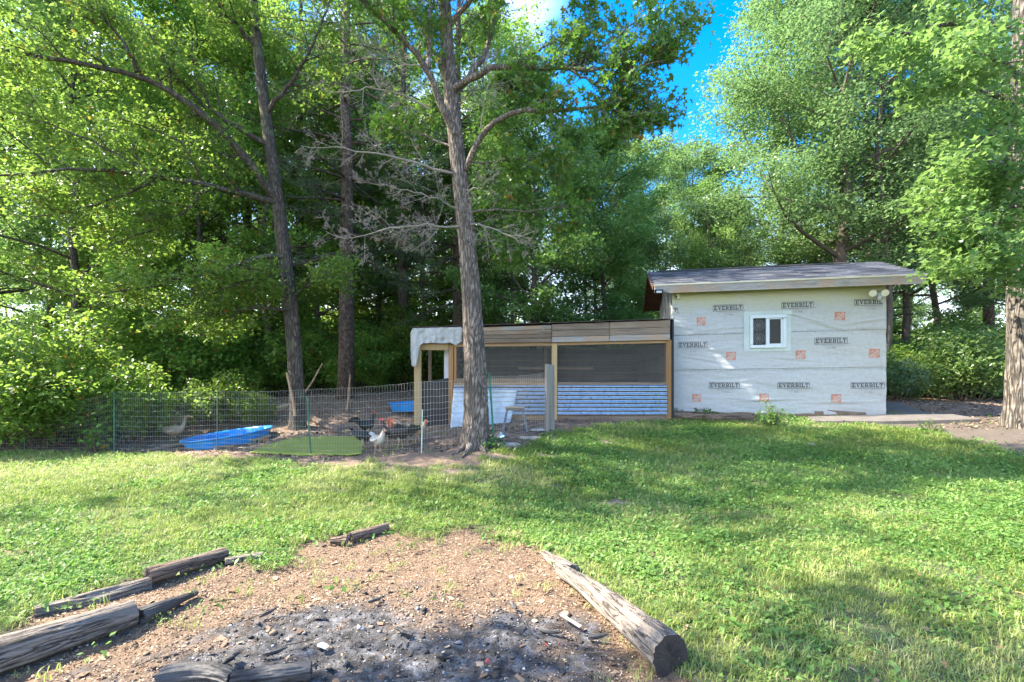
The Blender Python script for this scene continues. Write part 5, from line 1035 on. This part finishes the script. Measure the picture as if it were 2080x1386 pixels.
# ------------------------------------------------------------------ HERO TREES
def px_path(pts): return [np.array(P(*p)) for p in pts]
def resample(pts, n):
    pts = np.array(pts); d = np.r_[0, np.cumsum(np.linalg.norm(np.diff(pts, axis=0), axis=1))]; s = np.linspace(0, d[-1], n); q = np.stack([np.interp(s, d, pts[:, i]) for i in range(3)], 1); k = max(1, n // 14)
    for _ in range(3):
        qq = q.copy(); qq[k:-k] = (q[:-2 * k] + q[2 * k:] + 2 * q[k:-k]) / 4; q = qq
    return q
def bark_trunk(path, radii, seed, seg=44, n=150, depth=.05, freq=2.0, flare=None):
    q = resample(path, n); r = np.interp(np.linspace(0, 1, n), np.linspace(0, 1, len(radii)), radii); V = np.zeros((n, seg, 3)); a = np.linspace(0, 2 * np.pi, seg, endpoint=False)
    s = np.r_[0, np.cumsum(np.linalg.norm(np.diff(q, axis=0), axis=1))]
    ca, sa = np.cos(a), np.sin(a)
    rid = fbm(ca[None] * 4.5 * 1.2 + seed + .25 * np.sin(s[:, None] * 2), sa[None] * 4.5 * 1.2, s[:, None] * freq, 3, seed); rid = 1 - np.abs(rid) * 3.2
    big = fbm(ca[None] * 1.1, sa[None] * 1.1, s[:, None] * .8 + seed, 3, seed + 3)
    rr = r[:, None] * (1 + depth * np.clip(rid, -.6, 1) + .1 * big)
    if flare: 
        lob = .5 + .5 * np.cos(a * flare[1] + seed + .5 * np.sin(a * 2)); rr = rr * (1 + (flare[0] * np.exp(-s / flare[2]))[:, None] * (.35 + lob[None]))
    V[..., 0] = q[:, None, 0] + ca[None] * rr; V[..., 1] = q[:, None, 1] + sa[None] * rr; V[..., 2] = q[:, None, 2]
    I = np.arange(n * seg).reshape(n, seg); J = np.roll(I, -1, 1); F = np.stack([I[:-1], J[:-1], J[1:], I[1:]], -1).reshape(-1, 4); return V.reshape(-1, 3), F
def hero(name, loc, label, cat='tree'): return empty(name, loc, label, cat)
def attach(o, root): o.parent = root; o.matrix_parent_inverse = Matrix.Translation(-root.location); return o
def limb_set(rng, limbs, mb, cl, cnt=9, ln=1.1, depth=2, up=.1, zf=.6, t0=.2, r_leaf=True, side=None):
    for L in limbs:
        pth = px_path(L[0]); q = resample(pth, 16); r0, r1 = L[1]; q[2:-1] += rng.normal(size=(13, 3)) * .015
        mb.tube(q, list(np.linspace(r0, r1, 16)), 8 if r0 > .03 else 6, .08, 3, cap=False); c_ = [] if not r_leaf or (len(L) > 2 and L[2] == 0) else cl
        k = L[2] if len(L) > 2 and L[2] else 1; t_0 = L[3] if len(L) > 3 else t0
        if not (len(L) > 2 and L[2] == 0): sprout(rng, list(q), r0, mb, c_, int(cnt * k), ln, t_0, up, zf, depth, 5, True, side); cl += list(q[-3:])
# --- A: big tree in front
ra = np.random.default_rng(11); ba = P(966, 905, 8.55); ba.z = g1(ba.x, ba.y); TA = hero('oak_tree', ba, 'big grey-barked oak standing at the fence in front of the coop')
tp = [(966, 925, 8.55), (966, 880, 8.55), (968, 800, 8.55), (969, 700, 8.55), (959, 600, 8.55), (950, 500, 8.55), (941, 400, 8.55), (931, 330, 8.55), (924, 270, 8.55), (913, 190, 8.6), (906, 90, 8.65), (900, -40, 8.7), (892, -250, 8.8), (890, -500, 8.9)]
V, F = bark_trunk(px_path(tp), [.19, .19, .17, .15, .138, .127, .117, .107, .1, .083, .07, .06, .045, .02], 5, 84, 300, .12, 1.6, (.55, 6, .3)); attach(link('trunk', np_mesh('trunk', V, F, True), BARK_OAK), TA)
mb = MB()
for k, (x, y) in enumerate(((912, 925), (932, 934), (992, 928), (918, 912))):
    e = G(x, y); s_ = Vector((ba.x, ba.y, ba.z + .12)); m_ = s_.lerp(e, .5); m_.z = g1(m_.x, m_.y) + .04; e.z -= .03; s_.z += .03; mb.tube(resample([s_, s_.lerp(m_, .6), m_, e], 10), [.12, .11, .095, .08, .06, .045, .034, .026, .018, .01], 12, .12, k, True, .8)
attach(mb.build('roots', BARK_OAK, smooth=True), TA)
mb = MB(); cl = []
LA = [([(948, 432, 8.5), (1010, 425, 8.4), (1080, 430, 8.6), (1160, 415, 8.8)], (.022, .006), 1.6), ([(944, 480, 8.5), (1000, 495, 8.7), (1060, 520, 9)], (.014, .005), 1.1), ([(930, 330, 8.5), (1000, 330, 8.8), (1080, 320, 9.1), (1150, 330, 9.3)], (.022, .006), 1.6), ([(922, 300, 8.5), (850, 270, 8.9), (780, 250, 9.2)], (.022, .006), 1.4), ([(892, -200, 8.8), (960, -380, 7.8), (1000, -560, 6.9)], (.04, .012), 1.6), ([(892, -240, 8.8), (860, -420, 7.6), (800, -600, 6.8)], (.04, .012), 1.6), ([(925, 275, 8.5), (897, 215, 8.35), (872, 140, 8.1), (835, 95, 7.9), (790, 55, 7.7), (730, 0, 7.4), (660, -60, 7.2)], (.07, .015), 1.3, .35),
 ([(872, 140, 8.1), (868, 60, 8.1), (882, -60, 8.2)], (.035, .01), 1), ([(926, 190, 8.6), (958, 150, 8.7), (992, 110, 8.8), (1005, 40, 8.9), (1008, -120, 9)], (.06, .015), 1.2),
 ([(946, 345, 8.5), (966, 295, 8.3), (976, 262, 8.2), (1010, 241, 8.1), (1065, 223, 7.9), (1123, 227, 7.8), (1192, 213, 7.7), (1277, 226, 7.6), (1340, 255, 7.5)], (.055, .01), 1.3, .45),
 ([(924, 180, 8.5), (960, 150, 8.3), (1000, 134, 8.1), (1050, 131, 7.9), (1160, 143, 7.7), (1270, 140, 7.5), (1370, 120, 7.4)], (.06, .01), 1.8, .3),
 ([(1160, 143, 7.7), (1220, 180, 7.6), (1290, 190, 7.5), (1340, 185, 7.4)], (.02, .006), 1), ([(1050, 131, 7.9), (1100, 95, 8.0), (1150, 75, 8.0), (1200, 30, 8.1)], (.025, .008), .9, .3),
 ([(1270, 140, 7.5), (1330, 90, 7.5), (1390, 50, 7.5), (1420, 25, 7.5)], (.02, .006), 1.1, .2), ([(1150, 143, 7.7), (1200, 110, 7.8), (1280, 60, 7.8), (1330, -20, 7.9)], (.02, .006), .9, .35),
 ([(1340, 255, 7.5), (1330, 220, 7.5), (1310, 180, 7.5)], (.01, .005), .7),
 ([(912, 180, 8.6), (880, 100, 8.9), (840, 40, 9.2), (800, -60, 9.4)], (.05, .012), 1), ([(905, 60, 8.7), (960, 0, 8.4), (1020, -60, 8.2), (1100, -120, 8)], (.05, .012), 1.2), ([(900, 0, 8.7), (820, -60, 8.3), (740, -110, 8)], (.04, .012), 1.2),
 ([(900, -100, 8.7), (960, -180, 8.0), (1020, -260, 7.4)], (.04, .012), 1.2), ([(895, -150, 8.7), (840, -260, 8.2), (780, -330, 8)], (.04, .012), 1.2)]
limb_set(ra, LA, mb, cl, 8, .85, 2, .12, .6); attach(mb.build('limbs', BARK_OAK, smooth=True), TA)
cl = np.array(cl); C = scatter(cl, 6, .13, ra, .6) + np.array([0, .15, 0]); attach(link('crown', leaf_mesh('crown', C, .12, ra, 'oak', .55), LEAF_OAK), TA); print('A leaves', len(C))
mb = MB(); cl = []
DA = [([(918, 352, 8.5), (880, 345, 8.3), (846, 331, 8.2), (762, 308, 8.0), (700, 304, 7.9), (610, 296, 7.8)], (.035, .006), 1.6), ([(872, 222, 8.3), (840, 200, 8.2), (800, 185, 8.1), (745, 178, 8), (690, 192, 7.9), (640, 175, 7.9)], (.03, .005), 1.4),
 ([(940, 460, 8.5), (900, 462, 8.3), (850, 455, 8.2), (790, 462, 8.1), (720, 490, 8), (660, 470, 8)], (.028, .005), 2.0), ([(945, 455, 8.5), (985, 458, 8.3), (1030, 478, 8.2), (1072, 500, 8.1)], (.022, .005), 1.4), ([(938, 390, 8.5), (980, 380, 8.2), (1010, 350, 8.1)], (.014, .004), 1), ([(940, 430, 8.5), (880, 400, 8.2), (800, 380, 8), (720, 370, 7.9)], (.022, .004), 1.6),
 ([(976, 262, 8.2), (985, 200, 8.1), (1000, 150, 8), (1060, 90, 7.9)], (.016, .004), 1.4), ([(1065, 223, 7.9), (1140, 180, 7.8), (1230, 120, 7.7), (1330, 55, 7.6)], (.014, .003), 1.2), ([(1192, 213, 7.7), (1300, 260, 7.6), (1370, 290, 7.5), (1404, 298, 7.5)], (.012, .003), .9), ([(870, 140, 8.1), (820, 130, 8), (750, 90, 7.9), (700, 60, 7.8)], (.02, .004), 1.3)]
limb_set(ra, [(a[0], (a[1][0] * .68, a[1][1] * .7), *a[2:]) for a in DA], mb, cl, 10, .66, 3, -.06, .7, .1); attach(mb.build('dead_branches', DEADWOOD), TA)
# --- B: second tree
rb = np.random.default_rng(12); bb = P(605, 870, 11); bb.z = g1(bb.x, bb.y); TB = hero('maple_tree', bb, 'slim dark tree with long bright limbs to the left, behind the run fence')
tp = [(606, 885, 11), (605, 850, 11), (603, 780, 11), (600, 700, 11), (591, 610, 11), (580, 520, 11), (570, 450, 11), (561, 395, 11), (550, 300, 11), (538, 220, 11), (528, 160, 11.1), (520, 80, 11.2), (512, -20, 11.3), (505, -200, 11.5), (500, -400, 11.6)]
V, F = bark_trunk(px_path(tp), [.155, .155, .15, .145, .14, .13, .12, .112, .1, .083, .072, .065, .05, .035, .015], 7, 44, 200, .07, 1.8, (.5, 5, .22)); attach(link('trunk', np_mesh('trunk', V, F, True), BARK_DK), TB)
LB = [([(592, 632, 10.9), (520, 622, 10.4), (440, 640, 10.1), (350, 650, 9.9)], (.02, .006), 1.8), ([(596, 600, 10.95), (640, 570, 10.7), (690, 560, 10.4)], (.015, .006), 1.2), ([(585, 560, 10.9), (500, 570, 10.2), (420, 600, 9.9)], (.018, .006), 1.6), ([(512, -60, 11.3), (480, -200, 10), (430, -380, 8.8), (380, -500, 7.8)], (.05, .012), 1.8), ([(508, -140, 11.4), (560, -300, 10), (600, -450, 8.8), (620, -560, 7.9)], (.05, .012), 1.8), ([(562, 408, 10.95), (500, 322, 10.6), (430, 240, 10.3), (350, 182, 10), (278, 147, 9.7), (200, 138, 9.4), (100, 120, 9.1), (0, 108, 8.9), (-80, 80, 8.7)], (.065, .015), 2.2, .12), ([(278, 147, 9.7), (258, 90, 9.6), (210, 40, 9.5), (150, -20, 9.4)], (.03, .008), 1.4), ([(562, 412, 10.95), (500, 397, 10.5), (430, 377, 10.1), (330, 363, 9.7), (250, 350, 9.4), (190, 338, 9.2), (60, 352, 8.9), (-40, 360, 8.7)], (.05, .01), 2, .15),
 ([(548, 297, 11), (480, 258, 10.7), (410, 212, 10.5), (350, 150, 10.3), (300, 60, 10.1)], (.045, .01), 1.4), ([(576, 522, 10.9), (532, 512, 10.6), (490, 540, 10.3), (400, 560, 10), (300, 585, 9.7), (200, 600, 9.5)], (.04, .008), 1.6, .25), ([(522, 100, 11.2), (470, 40, 10.8), (400, -40, 10.4)], (.04, .01), 1.3), ([(540, 230, 11), (600, 160, 10.8), (640, 80, 10.6), (670, 0, 10.4)], (.04, .01), 1.3),
 ([(300, 357, 9.6), (220, 300, 9.5), (120, 260, 9.3), (40, 230, 9.2)], (.02, .006), 1.4), ([(430, 377, 10.1), (380, 430, 9.9), (300, 470, 9.7), (220, 500, 9.5)], (.02, .006), 1.5), ([(330, 363, 9.7), (240, 400, 9.5), (150, 430, 9.4), (60, 440, 9.2)], (.018, .006), 1.5), ([(515, 0, 11.2), (540, -120, 10.8), (580, -220, 10.4)], (.04, .01), 1.3), ([(512, -40, 11.3), (430, -160, 10.8), (340, -240, 10.4)], (.04, .01), 1.3),
 ([(500, 322, 10.6), (420, 310, 10.4), (330, 270, 10.2), (240, 240, 10)], (.02, .006), 1.4)]
mb = MB(); cl = []; limb_set(rb, [(a[0], (a[1][0] * 1.35, a[1][1] * 1.5), *a[2:]) for a in LB], mb, cl, 8, 1.0, 2, .05, .5); attach(mb.build('limbs', BARK_DK, smooth=True), TB)
cl = np.array(cl); C = scatter(cl, 11, .19, rb, .5) + np.array([0, .34, .05]); attach(link('crown', leaf_mesh('crown', C, .085, rb, 'maple', .8), LEAF_SUN), TB); print('B leaves', len(C))
# --- D: right edge tree
rd = np.random.default_rng(14); bd = P(2080, 870, 9.3); bd.z = g1(bd.x, bd.y); TD = hero('oak_tree', bd, 'huge furrowed trunk at the right edge of the photo with hanging leaves')
tp = [(2086, 900, 9.3), (2086, 860, 9.3), (2090, 780, 9.3), (2092, 600, 9.3), (2088, 450, 9.3), (2082, 300, 9.3), (2084, 100, 9.3), (2085, -100, 9.4), (2090, -400, 9.5)]
V, F = bark_trunk(px_path(tp), [.3, .29, .28, .24, .2, .18, .16, .13, .08], 9, 72, 240, .1, 1.3, (.5, 5, .35)); attach(link('trunk', np_mesh('trunk', V, F, True), BARK_BIG), TD)
LD = [([(2084, 60, 9.2), (2065, 160, 8.6), (2052, 260, 8.3), (2040, 360, 8.1)], (.03, .008), 1.5), ([(2090, 300, 9.1), (2066, 380, 8.5), (2050, 470, 8.2), (2035, 540, 8.1)], (.03, .008), 1.5), ([(2065, 60, 9.2), (1990, 40, 8.8), (1900, 50, 8.4), (1820, 75, 8.1), (1750, 60, 7.9)], (.06, .012), 1.6), ([(2062, 215, 9.2), (1990, 180, 8.8), (1920, 170, 8.5), (1850, 200, 8.2)], (.05, .01), 1.4), ([(2062, 335, 9.1), (2000, 330, 8.8), (1930, 370, 8.5), (1880, 430, 8.3)], (.045, .01), 1.6), ([(2064, 470, 9.1), (2000, 470, 8.7), (1940, 510, 8.5), (1900, 545, 8.3)], (.04, .008), 1.3),
 ([(2070, 400, 9), (2050, 420, 8.3), (2010, 470, 7.8), (1980, 520, 7.6)], (.04, .008), 1.4), ([(2072, -50, 9.2), (1980, -90, 8.7), (1880, -60, 8.2), (1800, -90, 8)], (.06, .012), 1.5), ([(2070, 150, 9), (2040, 130, 8.2), (1990, 110, 7.6), (1940, 90, 7.3)], (.04, .01), 1.3), ([(2070, 250, 9), (2050, 260, 8.3), (2000, 280, 7.8), (1960, 330, 7.6)], (.04, .008), 1.3), ([(2068, 520, 9.1), (2050, 540, 8.5), (2030, 560, 8.2)], (.02, .006), 1)]
mb = MB(); cl = []; limb_set(rd, LD, mb, cl, 6, .75, 2, -.1, .5, .25); attach(mb.build('limbs', BARK_BIG, smooth=True), TD)
cl = np.array(cl); C = scatter(cl, 12, .17, rd, .6); attach(link('crown', leaf_mesh('crown', C, .112, rd, 'maple', 1.0), LEAF_MID), TD); print('D leaves', len(C))

# ------------------------------------------------------------------ PINES
def make_pine(seed, H, base, L0, tn, r0, sz=.2):
    rng = np.random.default_rng(seed); mb = MB(); C = []; Hd = []
    tr = [np.array([rng.normal() * .03, rng.normal() * .03, -.3 + (H + .3) * i / 12]) for i in range(13)]; mb.tube(tr, [r0 * (1.15 - .085 * i) for i in range(13)], 14, .06, seed)
    z = base
    while z < H - .3:
        f = (z - base) / (H - base); n = rng.integers(3, 6); az0 = rng.random() * 6
        for k in range(n):
            az = az0 + k * 6.283 / n + rng.normal() * .3; L = L0 * (1 - .7 * f) * rng.uniform(.6, 1.1) * (.8 if f < .1 else 1); d = np.array([math.cos(az), math.sin(az), -.12 + .45 * f + rng.normal() * .1]); q = [np.array([0, 0, z])]
            for j in range(6): d = d + rng.normal(size=3) * .07 + np.array([0, 0, -.05 if j < 3 else .06]); d /= np.linalg.norm(d); q.append(q[-1] + d * L / 6)
            mb.tube(q, list(np.linspace(.035 * (1.1 - f) + .008, .006, 7)), 5, cap=False)
            for j in range(2, 7):
                for s_ in (-1, 1, 0):
                    if s_ and rng.random() < .15: continue
                    sd_ = np.cross(d, [0, 0, 1]) * s_ * rng.uniform(.5, 1) + d * .7 + np.array([0, 0, rng.normal() * .12]); sd_ /= np.linalg.norm(sd_); l2 = L * .26 * rng.uniform(.6, 1.2) * (1.25 - j / 8)
                    a = q[j]; b = a + sd_ * l2; mb.tube([a, b], [.007, .003], 3, cap=False)
                    m = tn
                    for t_ in rng.uniform(.25, 1.05, m): C.append(a + (b - a) * t_ + rng.normal(size=3) * .05); Hd.append(sd_)
        z += rng.uniform(.38, .62)
    C = np.array(C); Hd = np.array(Hd); return mb.mesh('trunk', True), leaf_mesh('crown', C, sz, rng, 'tuft', 1.0, Hd)
def put_tree(meshes, mats, loc, s, rz, label, name='forest_tree', group=None, parts=('trunk', 'crown'), sz=None):
    r = empty(name, loc, label, 'tree' if 'tree' in name else 'bush', group, rz); r.scale = (s, s, sz or s)
    for me, mt, nm in zip(meshes, mats, parts):
        if me is None: continue
        if len(me.materials) == 0: me.materials.append(mt)
        o = bpy.data.objects.new(nm, me); COL.objects.link(o); o.parent = r
        if me.materials[0] != mt:
            o.material_slots[0].link = 'OBJECT'; o.material_slots[0].material = mt
    return r
def at_px(px, D): x = (px - CX) / FPX * D; return Vector((x, D, g1(x, D)))
pineA = make_pine(31, 17, 4.0, 3.4, 6, .205); pineB = make_pine(32, 16, 3.0, 3.0, 5, .2)
put_tree(pineA, (BARK_PINE, NEEDLE), at_px(702, 13.8), 1, .4, 'dark pine with a thick reddish trunk between the second tree and the coop', 'pine_tree')
put_tree(pineB, (BARK_PINE, NEEDLE), at_px(930, 16), 1.0, 1.0, 'dark pine behind the coop, its trunk seen left of the big front oak', 'pine_tree')
put_tree(pineA, (BARK_DK, NEEDLE), at_px(820, 17), .95, 3.7, 'pine standing between the thick pine trunk and the coop corner', 'pine_tree')
put_tree(pineB, (BARK_DK, NEEDLE), at_px(610, 19), 1.1, 1.7, 'pine far back just right of the slim second tree', 'pine_tree')
put_tree(pineB, (BARK_DK, NEEDLE), at_px(1010, 21), 1.1, .7, 'pine far back right of the front oak', 'pine_tree')
put_tree(pineB, (BARK_DK, NEEDLE), at_px(500, 17.5), 1.05, 3.0, 'pine deep in the wood left of the second tree', 'pine_tree')
put_tree(pineA, (BARK_PINE, NEEDLE), at_px(2010, 20), .95, 2.1, 'pine at the right behind the huge furrowed trunk', 'pine_tree')
put_tree(pineB, (BARK_PINE, NEEDLE), at_px(1760, 19.5), 1.0, 5.0, 'pine whose dark trunk rises above the shed roof', 'pine_tree')
# ------------------------------------------------------------------ WOOD BEHIND
pale = make_tree(41, 17, 3.2, 5.0, 40, 125000, .11, 'oval', .22); gA = make_tree(42, 15, 2.8, 3.6, 30, 27000, .13, 'oval', .13); gB = make_tree(43, 16, 3.5, 3.2, 28, 23000, .14, 'maple', .12, lean=.6); gC = make_tree(44, 13, 1.8, 3.3, 30, 28000, .12, 'maple', .1); gD = make_tree(45, 18, 4, 4.2, 32, 28000, .145, 'oval', .15, 'col'); mp = make_tree(46, 9.2, 1.6, 2.5, 32, 46000, .1, 'maple', .1, zf=.3)
put_tree(pale, (BARK_FAR, LEAF_PALE), at_px(1718, 17), 1, 0, 'broad pale green tree filling the upper right above the shed'); put_tree(mp, (BARK_DK, LEAF_DK), at_px(1085, 14.6), 1, .5, 'dense dark maple crown right behind the coop')
put_tree(mp, (BARK_DK, LEAF_MID), at_px(1225, 17.5), 1.0, 2.5, 'smaller maple right of the dense dark one behind the coop')
put_tree(gC, (BARK_DK, LEAF_SUN), at_px(150, 13.5), 1.0, .5, 'sunny yellow-green tree above the big bush at the left'); put_tree(gC, (BARK_DK, LEAF_SUN), at_px(400, 14.5), .95, 2.6, 'sunny tree with low boughs left of the second tree')
put_tree(gB, (BARK_DK, LEAF_MID), at_px(-30, 14.5), .95, 1.6, 'dark trunked tree at the left edge of the photo')
rw = random.Random(5)
def zone_(px): return ('tree of the dense wood behind the left fence', 'trees behind the left fence') if px < 620 else (('tree of the wood rising behind the coop', 'trees behind the coop') if px < 1300 else ('tree of the wood rising behind the shed', 'trees behind the shed'))
LM = [(-60, 'left of the big bush'), (60, 'above the left of the big bush'), (170, 'above the right of the big bush'), (290, 'over the goose'), (390, 'over the left end of the blue pool'), (480, 'over the middle of the blue pool'), (570, 'just left of the slim second tree'), (650, 'between the second tree and the pine'), (735, 'just right of the thick pine trunk'), (810, 'over the far blue pool'), (880, 'above the plastic-draped coop corner'), (960, 'in line with the front oak'), (1050, 'above the stool'), (1130, 'above the middle coop post'), (1220, 'above the right coop screen'), (1310, 'above the right end of the coop'), (1400, 'above the left end of the shed roof'), (1500, 'left of the shed window'), (1590, 'right above the shed window'), (1690, 'above the right half of the shed roof'), (1790, 'at the right corner of the shed'), (1880, 'over the dirt path by the shed'), (1960, 'over the bright green toy'), (2040, 'beside the huge right trunk'), (2150, 'beyond the huge right trunk')]
LCOL = {'leaf_mid': 'green', 'leaf_dark': 'dark green', 'leaf_sunny': 'sunny green', 'leaf_pale': 'pale green'}
used_lb = {}
def uniq(lb):
    used_lb[lb] = used_lb.get(lb, 0) + 1; n = used_lb[lb]
    return lb if n == 1 else lb + ', ' + ['', '', 'further right', 'third along', 'fourth along', 'fifth along', 'sixth along', 'seventh along'][min(n, 7)]
def describe(px, row, mat, kind):
    lm = min(LM, key=lambda q: abs(q[0] - px))[1]; return uniq('%s %s, %s, %s' % (LCOL[mat.name], kind, row, lm))
ROWT = {17.5: 'front row', 21: 'second row', 26: 'third row', 34: 'fourth row', 46: 'rearmost row'}
ROWB = {15.2: 'front row', 17.0: 'second row', 19.5: 'third row', 23.5: 'fourth row', 29: 'fifth row', 37: 'rearmost row'}
def zone(px): return zone_(px)
for D, step, off in ((17.5, 270, 60), (21, 230, 0), (26, 215, 50), (34, 190, 10), (46, 130, 30)):
    px = -120 + off
    while px < 2420:
        jx = px + rw.uniform(-.3, .3) * step; d = D * rw.uniform(.93, 1.08); var = rw.choice((gA, gB, gC, gD, gA)); Hm = {id(gA): 15, id(gB): 16, id(gC): 13, id(gD): 18}[id(var)]
        s = rw.uniform(.85, 1.15) * (1 if D < 40 else 1.15); mat = rw.choice((LEAF_MID, LEAF_SUN, LEAF_SUN, LEAF_MID)) if jx < 1000 else rw.choice((LEAF_MID, LEAF_PALE, LEAF_PALE, LEAF_MID))
        Rp = {id(gA): 3.4, id(gB): 3.0, id(gC): 3.1, id(gD): 4.0}[id(var)] * s * 1000 / d; lo, hi = jx - Rp, jx + Rp
        if hi > 1150 and lo < 1500:
            xs__ = np.linspace(max(lo, 1150), min(hi, 1500), 9); top = np.interp(xs__, [1150, 1200, 1250, 1300, 1400, 1440, 1480, 1500], [200, 240, 340, 310, 300, 340, 410, 300]).max() + rw.uniform(-20, 70)
            hmax = (HY - top) / 1000 * d + .4; s = min(s, hmax / (Hm * 1.03))
            if D < 20 and 1200 < jx < 1560: px += step; continue
        if not (D < 19 and 1560 < jx < 1800):
            lb, gr = zone(jx); put_tree(var, (BARK_FAR, mat), at_px(jx, d), s, rw.uniform(0, 6.28), describe(jx, ROWT[D], mat, 'tree'), group=gr)
        px += step
for px, D, top, var, Hm, mt, lb in ((1255, 22, 345, gC, 13, LEAF_PALE, 'slim pale tree whose top stands at the left of the blue sky gap'), (1300, 24, 300, gA, 15, LEAF_MID, 'tree under the middle of the blue sky gap'), (1395, 25, 292, gB, 16, LEAF_PALE, 'pale tree closing the bottom of the blue sky gap, above the left shed eave'), (1350, 31, 330, gA, 15, LEAF_MID, 'tree further back under the blue sky gap'), (1470, 29, 425, gC, 13, LEAF_PALE, 'low pale tree right of the sky gap, behind the shed roof'), (1210, 20, 300, gC, 13, LEAF_MID, 'leafy tree right of the dark maple behind the coop'), (1440, 22, 380, gC, 13, LEAF_MID, 'rounded green tree just above the left half of the shed roof'), (1585, 22, 20, gA, 15, LEAF_MID, 'tall tree showing behind the left part of the broad pale tree'), (1840, 20, -20, gD, 18, LEAF_MID, 'tall tree behind the right part of the broad pale tree'), (540, 15.5, 60, gA, 15, LEAF_SUN, 'leafy tree right behind the slim second tree'), (640, 17, 120, gC, 13, LEAF_SUN, 'leafy tree filling the gap between second tree and pine'), (770, 19, 60, gB, 16, LEAF_MID, 'leafy tree behind the thick pine trunk to its right'), (860, 17.5, 230, gC, 13, LEAF_SUN, 'leafy tree rising behind the left end of the coop'), (980, 19, 60, gA, 15, LEAF_SUN, 'leafy tree behind the front oak, above the coop roof'), (300, 16, 0, gD, 18, LEAF_SUN, 'tall sunny tree above the goose'), (690, 24, 200, gC, 13, LEAF_SUN, 'sunny round tree deep between second tree and pine'), (900, 25, 200, gC, 13, LEAF_SUN, 'sunny round tree deep behind the coop corner')):
    p = at_px(px, D); put_tree(var, (BARK_FAR, mt), p, ((HY - top) / 1000 * D + ZC - p.z) / Hm / 1.0, px, lb, group='trees behind the coop')
# ------------------------------------------------------------------ SHRUBS
sA = make_shrub(51, 2.6, 1.7, 26, 17000, .115, 'oval'); sB = make_shrub(52, 1.8, 1.4, 20, 9000, .1, 'maple'); sC = make_shrub(53, 2.4, 1.3, 18, 9000, .11, 'oval'); wd0 = make_shrub(60, .75, .22, 5, 110, .13, 'oval')
def bush(var, mat, px, D, s, rz, lb, group=None): return put_tree(var, (BARK_FAR, mat), at_px(px, D), s, rz, lb, 'bush', group, ('stems', 'foliage'))
bush(sA, LEAF_SUN, 110, 10.5, .98, 0, 'large bright leafy bush at the left bulging over the fence'); bush(sC, LEAF_SUN, 255, 10.6, .8, 1, 'bright shrub just right of the large bush at the left'); bush(sA, LEAF_MID, -60, 10.6, 1.0, 2.2, 'darker bush at the far left edge behind the fence')
bush(sB, LEAF_SUN, 445, 11.9, .72, .4, 'low sunny shrub behind the blue pool'); bush(sC, LEAF_SUN, 520, 11.7, .36, .4, 'small sapling bush right above the blue pool'); bush(wd0, LEAF_SUN, 195, 9.75, 1, 3, 'small sprig of heart shaped leaves in front of the fence at the left')
k = 0
for D, step, off in ((15.2, 120, 0), (17.0, 105, 60), (19.5, 95, 20), (23.5, 85, 0), (29, 80, 30), (37, 62, 0)):
    px = -350 + off
    while px < 2450:
        j = px + rw.uniform(-30, 30); d = D * rw.uniform(.95, 1.06)
        if not (1330 < j < 1760 and D < 17.5) and not (830 < j < 1340 and D < 15.5):
            v_ = (sA, sB, sC)[k % 3]; lb, gr = zone(j); s = rw.uniform(.8, 1.2) * (1 if D < 20 else (1.25 if D < 28 else 1.75)) * (.75 if (640 < j < 860 and D < 16) else 1) * (1.25 if (300 < j < 1000 and 16 < D < 25) else 1); mt_ = rw.choice((LEAF_MID, LEAF_SUN, LEAF_MID, LEAF_PALE if j > 1000 else LEAF_SUN)); bush(v_, mt_, j, d, s, rw.uniform(0, 6), describe(j, ROWB[D], mt_, 'bush'), gr.replace('trees', 'bushes')); k += 1
        px += step
# small plants at the shed foot and tree foot
wd1 = make_shrub(61, .34, .3, 9, 260, .09, 'oval'); wd2 = make_shrub(62, .5, .28, 8, 420, .075, 'oval'); wd3 = make_shrub(63, .25, .22, 7, 260, .04, 'maple')
for (v_, mt, px, py, s, lb) in ((wd1, LEAF_DK, 1432, 852, 1, 'dark round-leaved weed at the shed foot under a printed square'), (wd2, LEAF_WEED, 1566, 866, 1, 'tall narrow-leaved weed growing against the middle of the shed wall'), (wd3, LEAF_WEED, 1375, 848, .9, 'pale low weed at the left foot of the shed wall'), (wd2, LEAF_WEED, 975, 905, .85, 'grassy weed growing up the foot of the big front oak'), (wd1, LEAF_WEED, 1001, 912, .7, 'fresh green seedling beside the tipped silver can'), (wd3, LEAF_WEED, 1598, 858, .9, 'small weed right of the tall one at the shed wall'), (wd3, LEAF_WEED, 1885, 876, 1, 'small tuft of weed on the dirt path right of the shed')):
    p = G(px, py); r = put_tree(v_, (BARK_FAR, mt), p, s, random.random() * 6, lb, 'weed_plant', None, ('stems', 'foliage')); r['category'] = 'plant'
# tree left of the frame whose shade falls over the pit
tall = make_tree(71, 14.5, 5.0, 3.6, 17, 8500, .17, 'maple', .2)
put_tree(tall, (BARK_DK, LEAF_MID), Vector((-8.2, 1.5, -.1)), 1, 0, 'tall tree rising from the lawn left of the fire pit', 'shade_tree')
tall2 = make_tree(72, 16.5, 9.6, 4.8, 18, 5200, .2, 'maple', .2)
put_tree(tall2, (BARK_DK, LEAF_MID), Vector((-13.4, 10.2, .2)), 1, 0, 'unseen high-crowned tree added left of the fence to dapple the lawn', 'shade_tree')  # out of view, added to cast dappled shade over the middle lawn
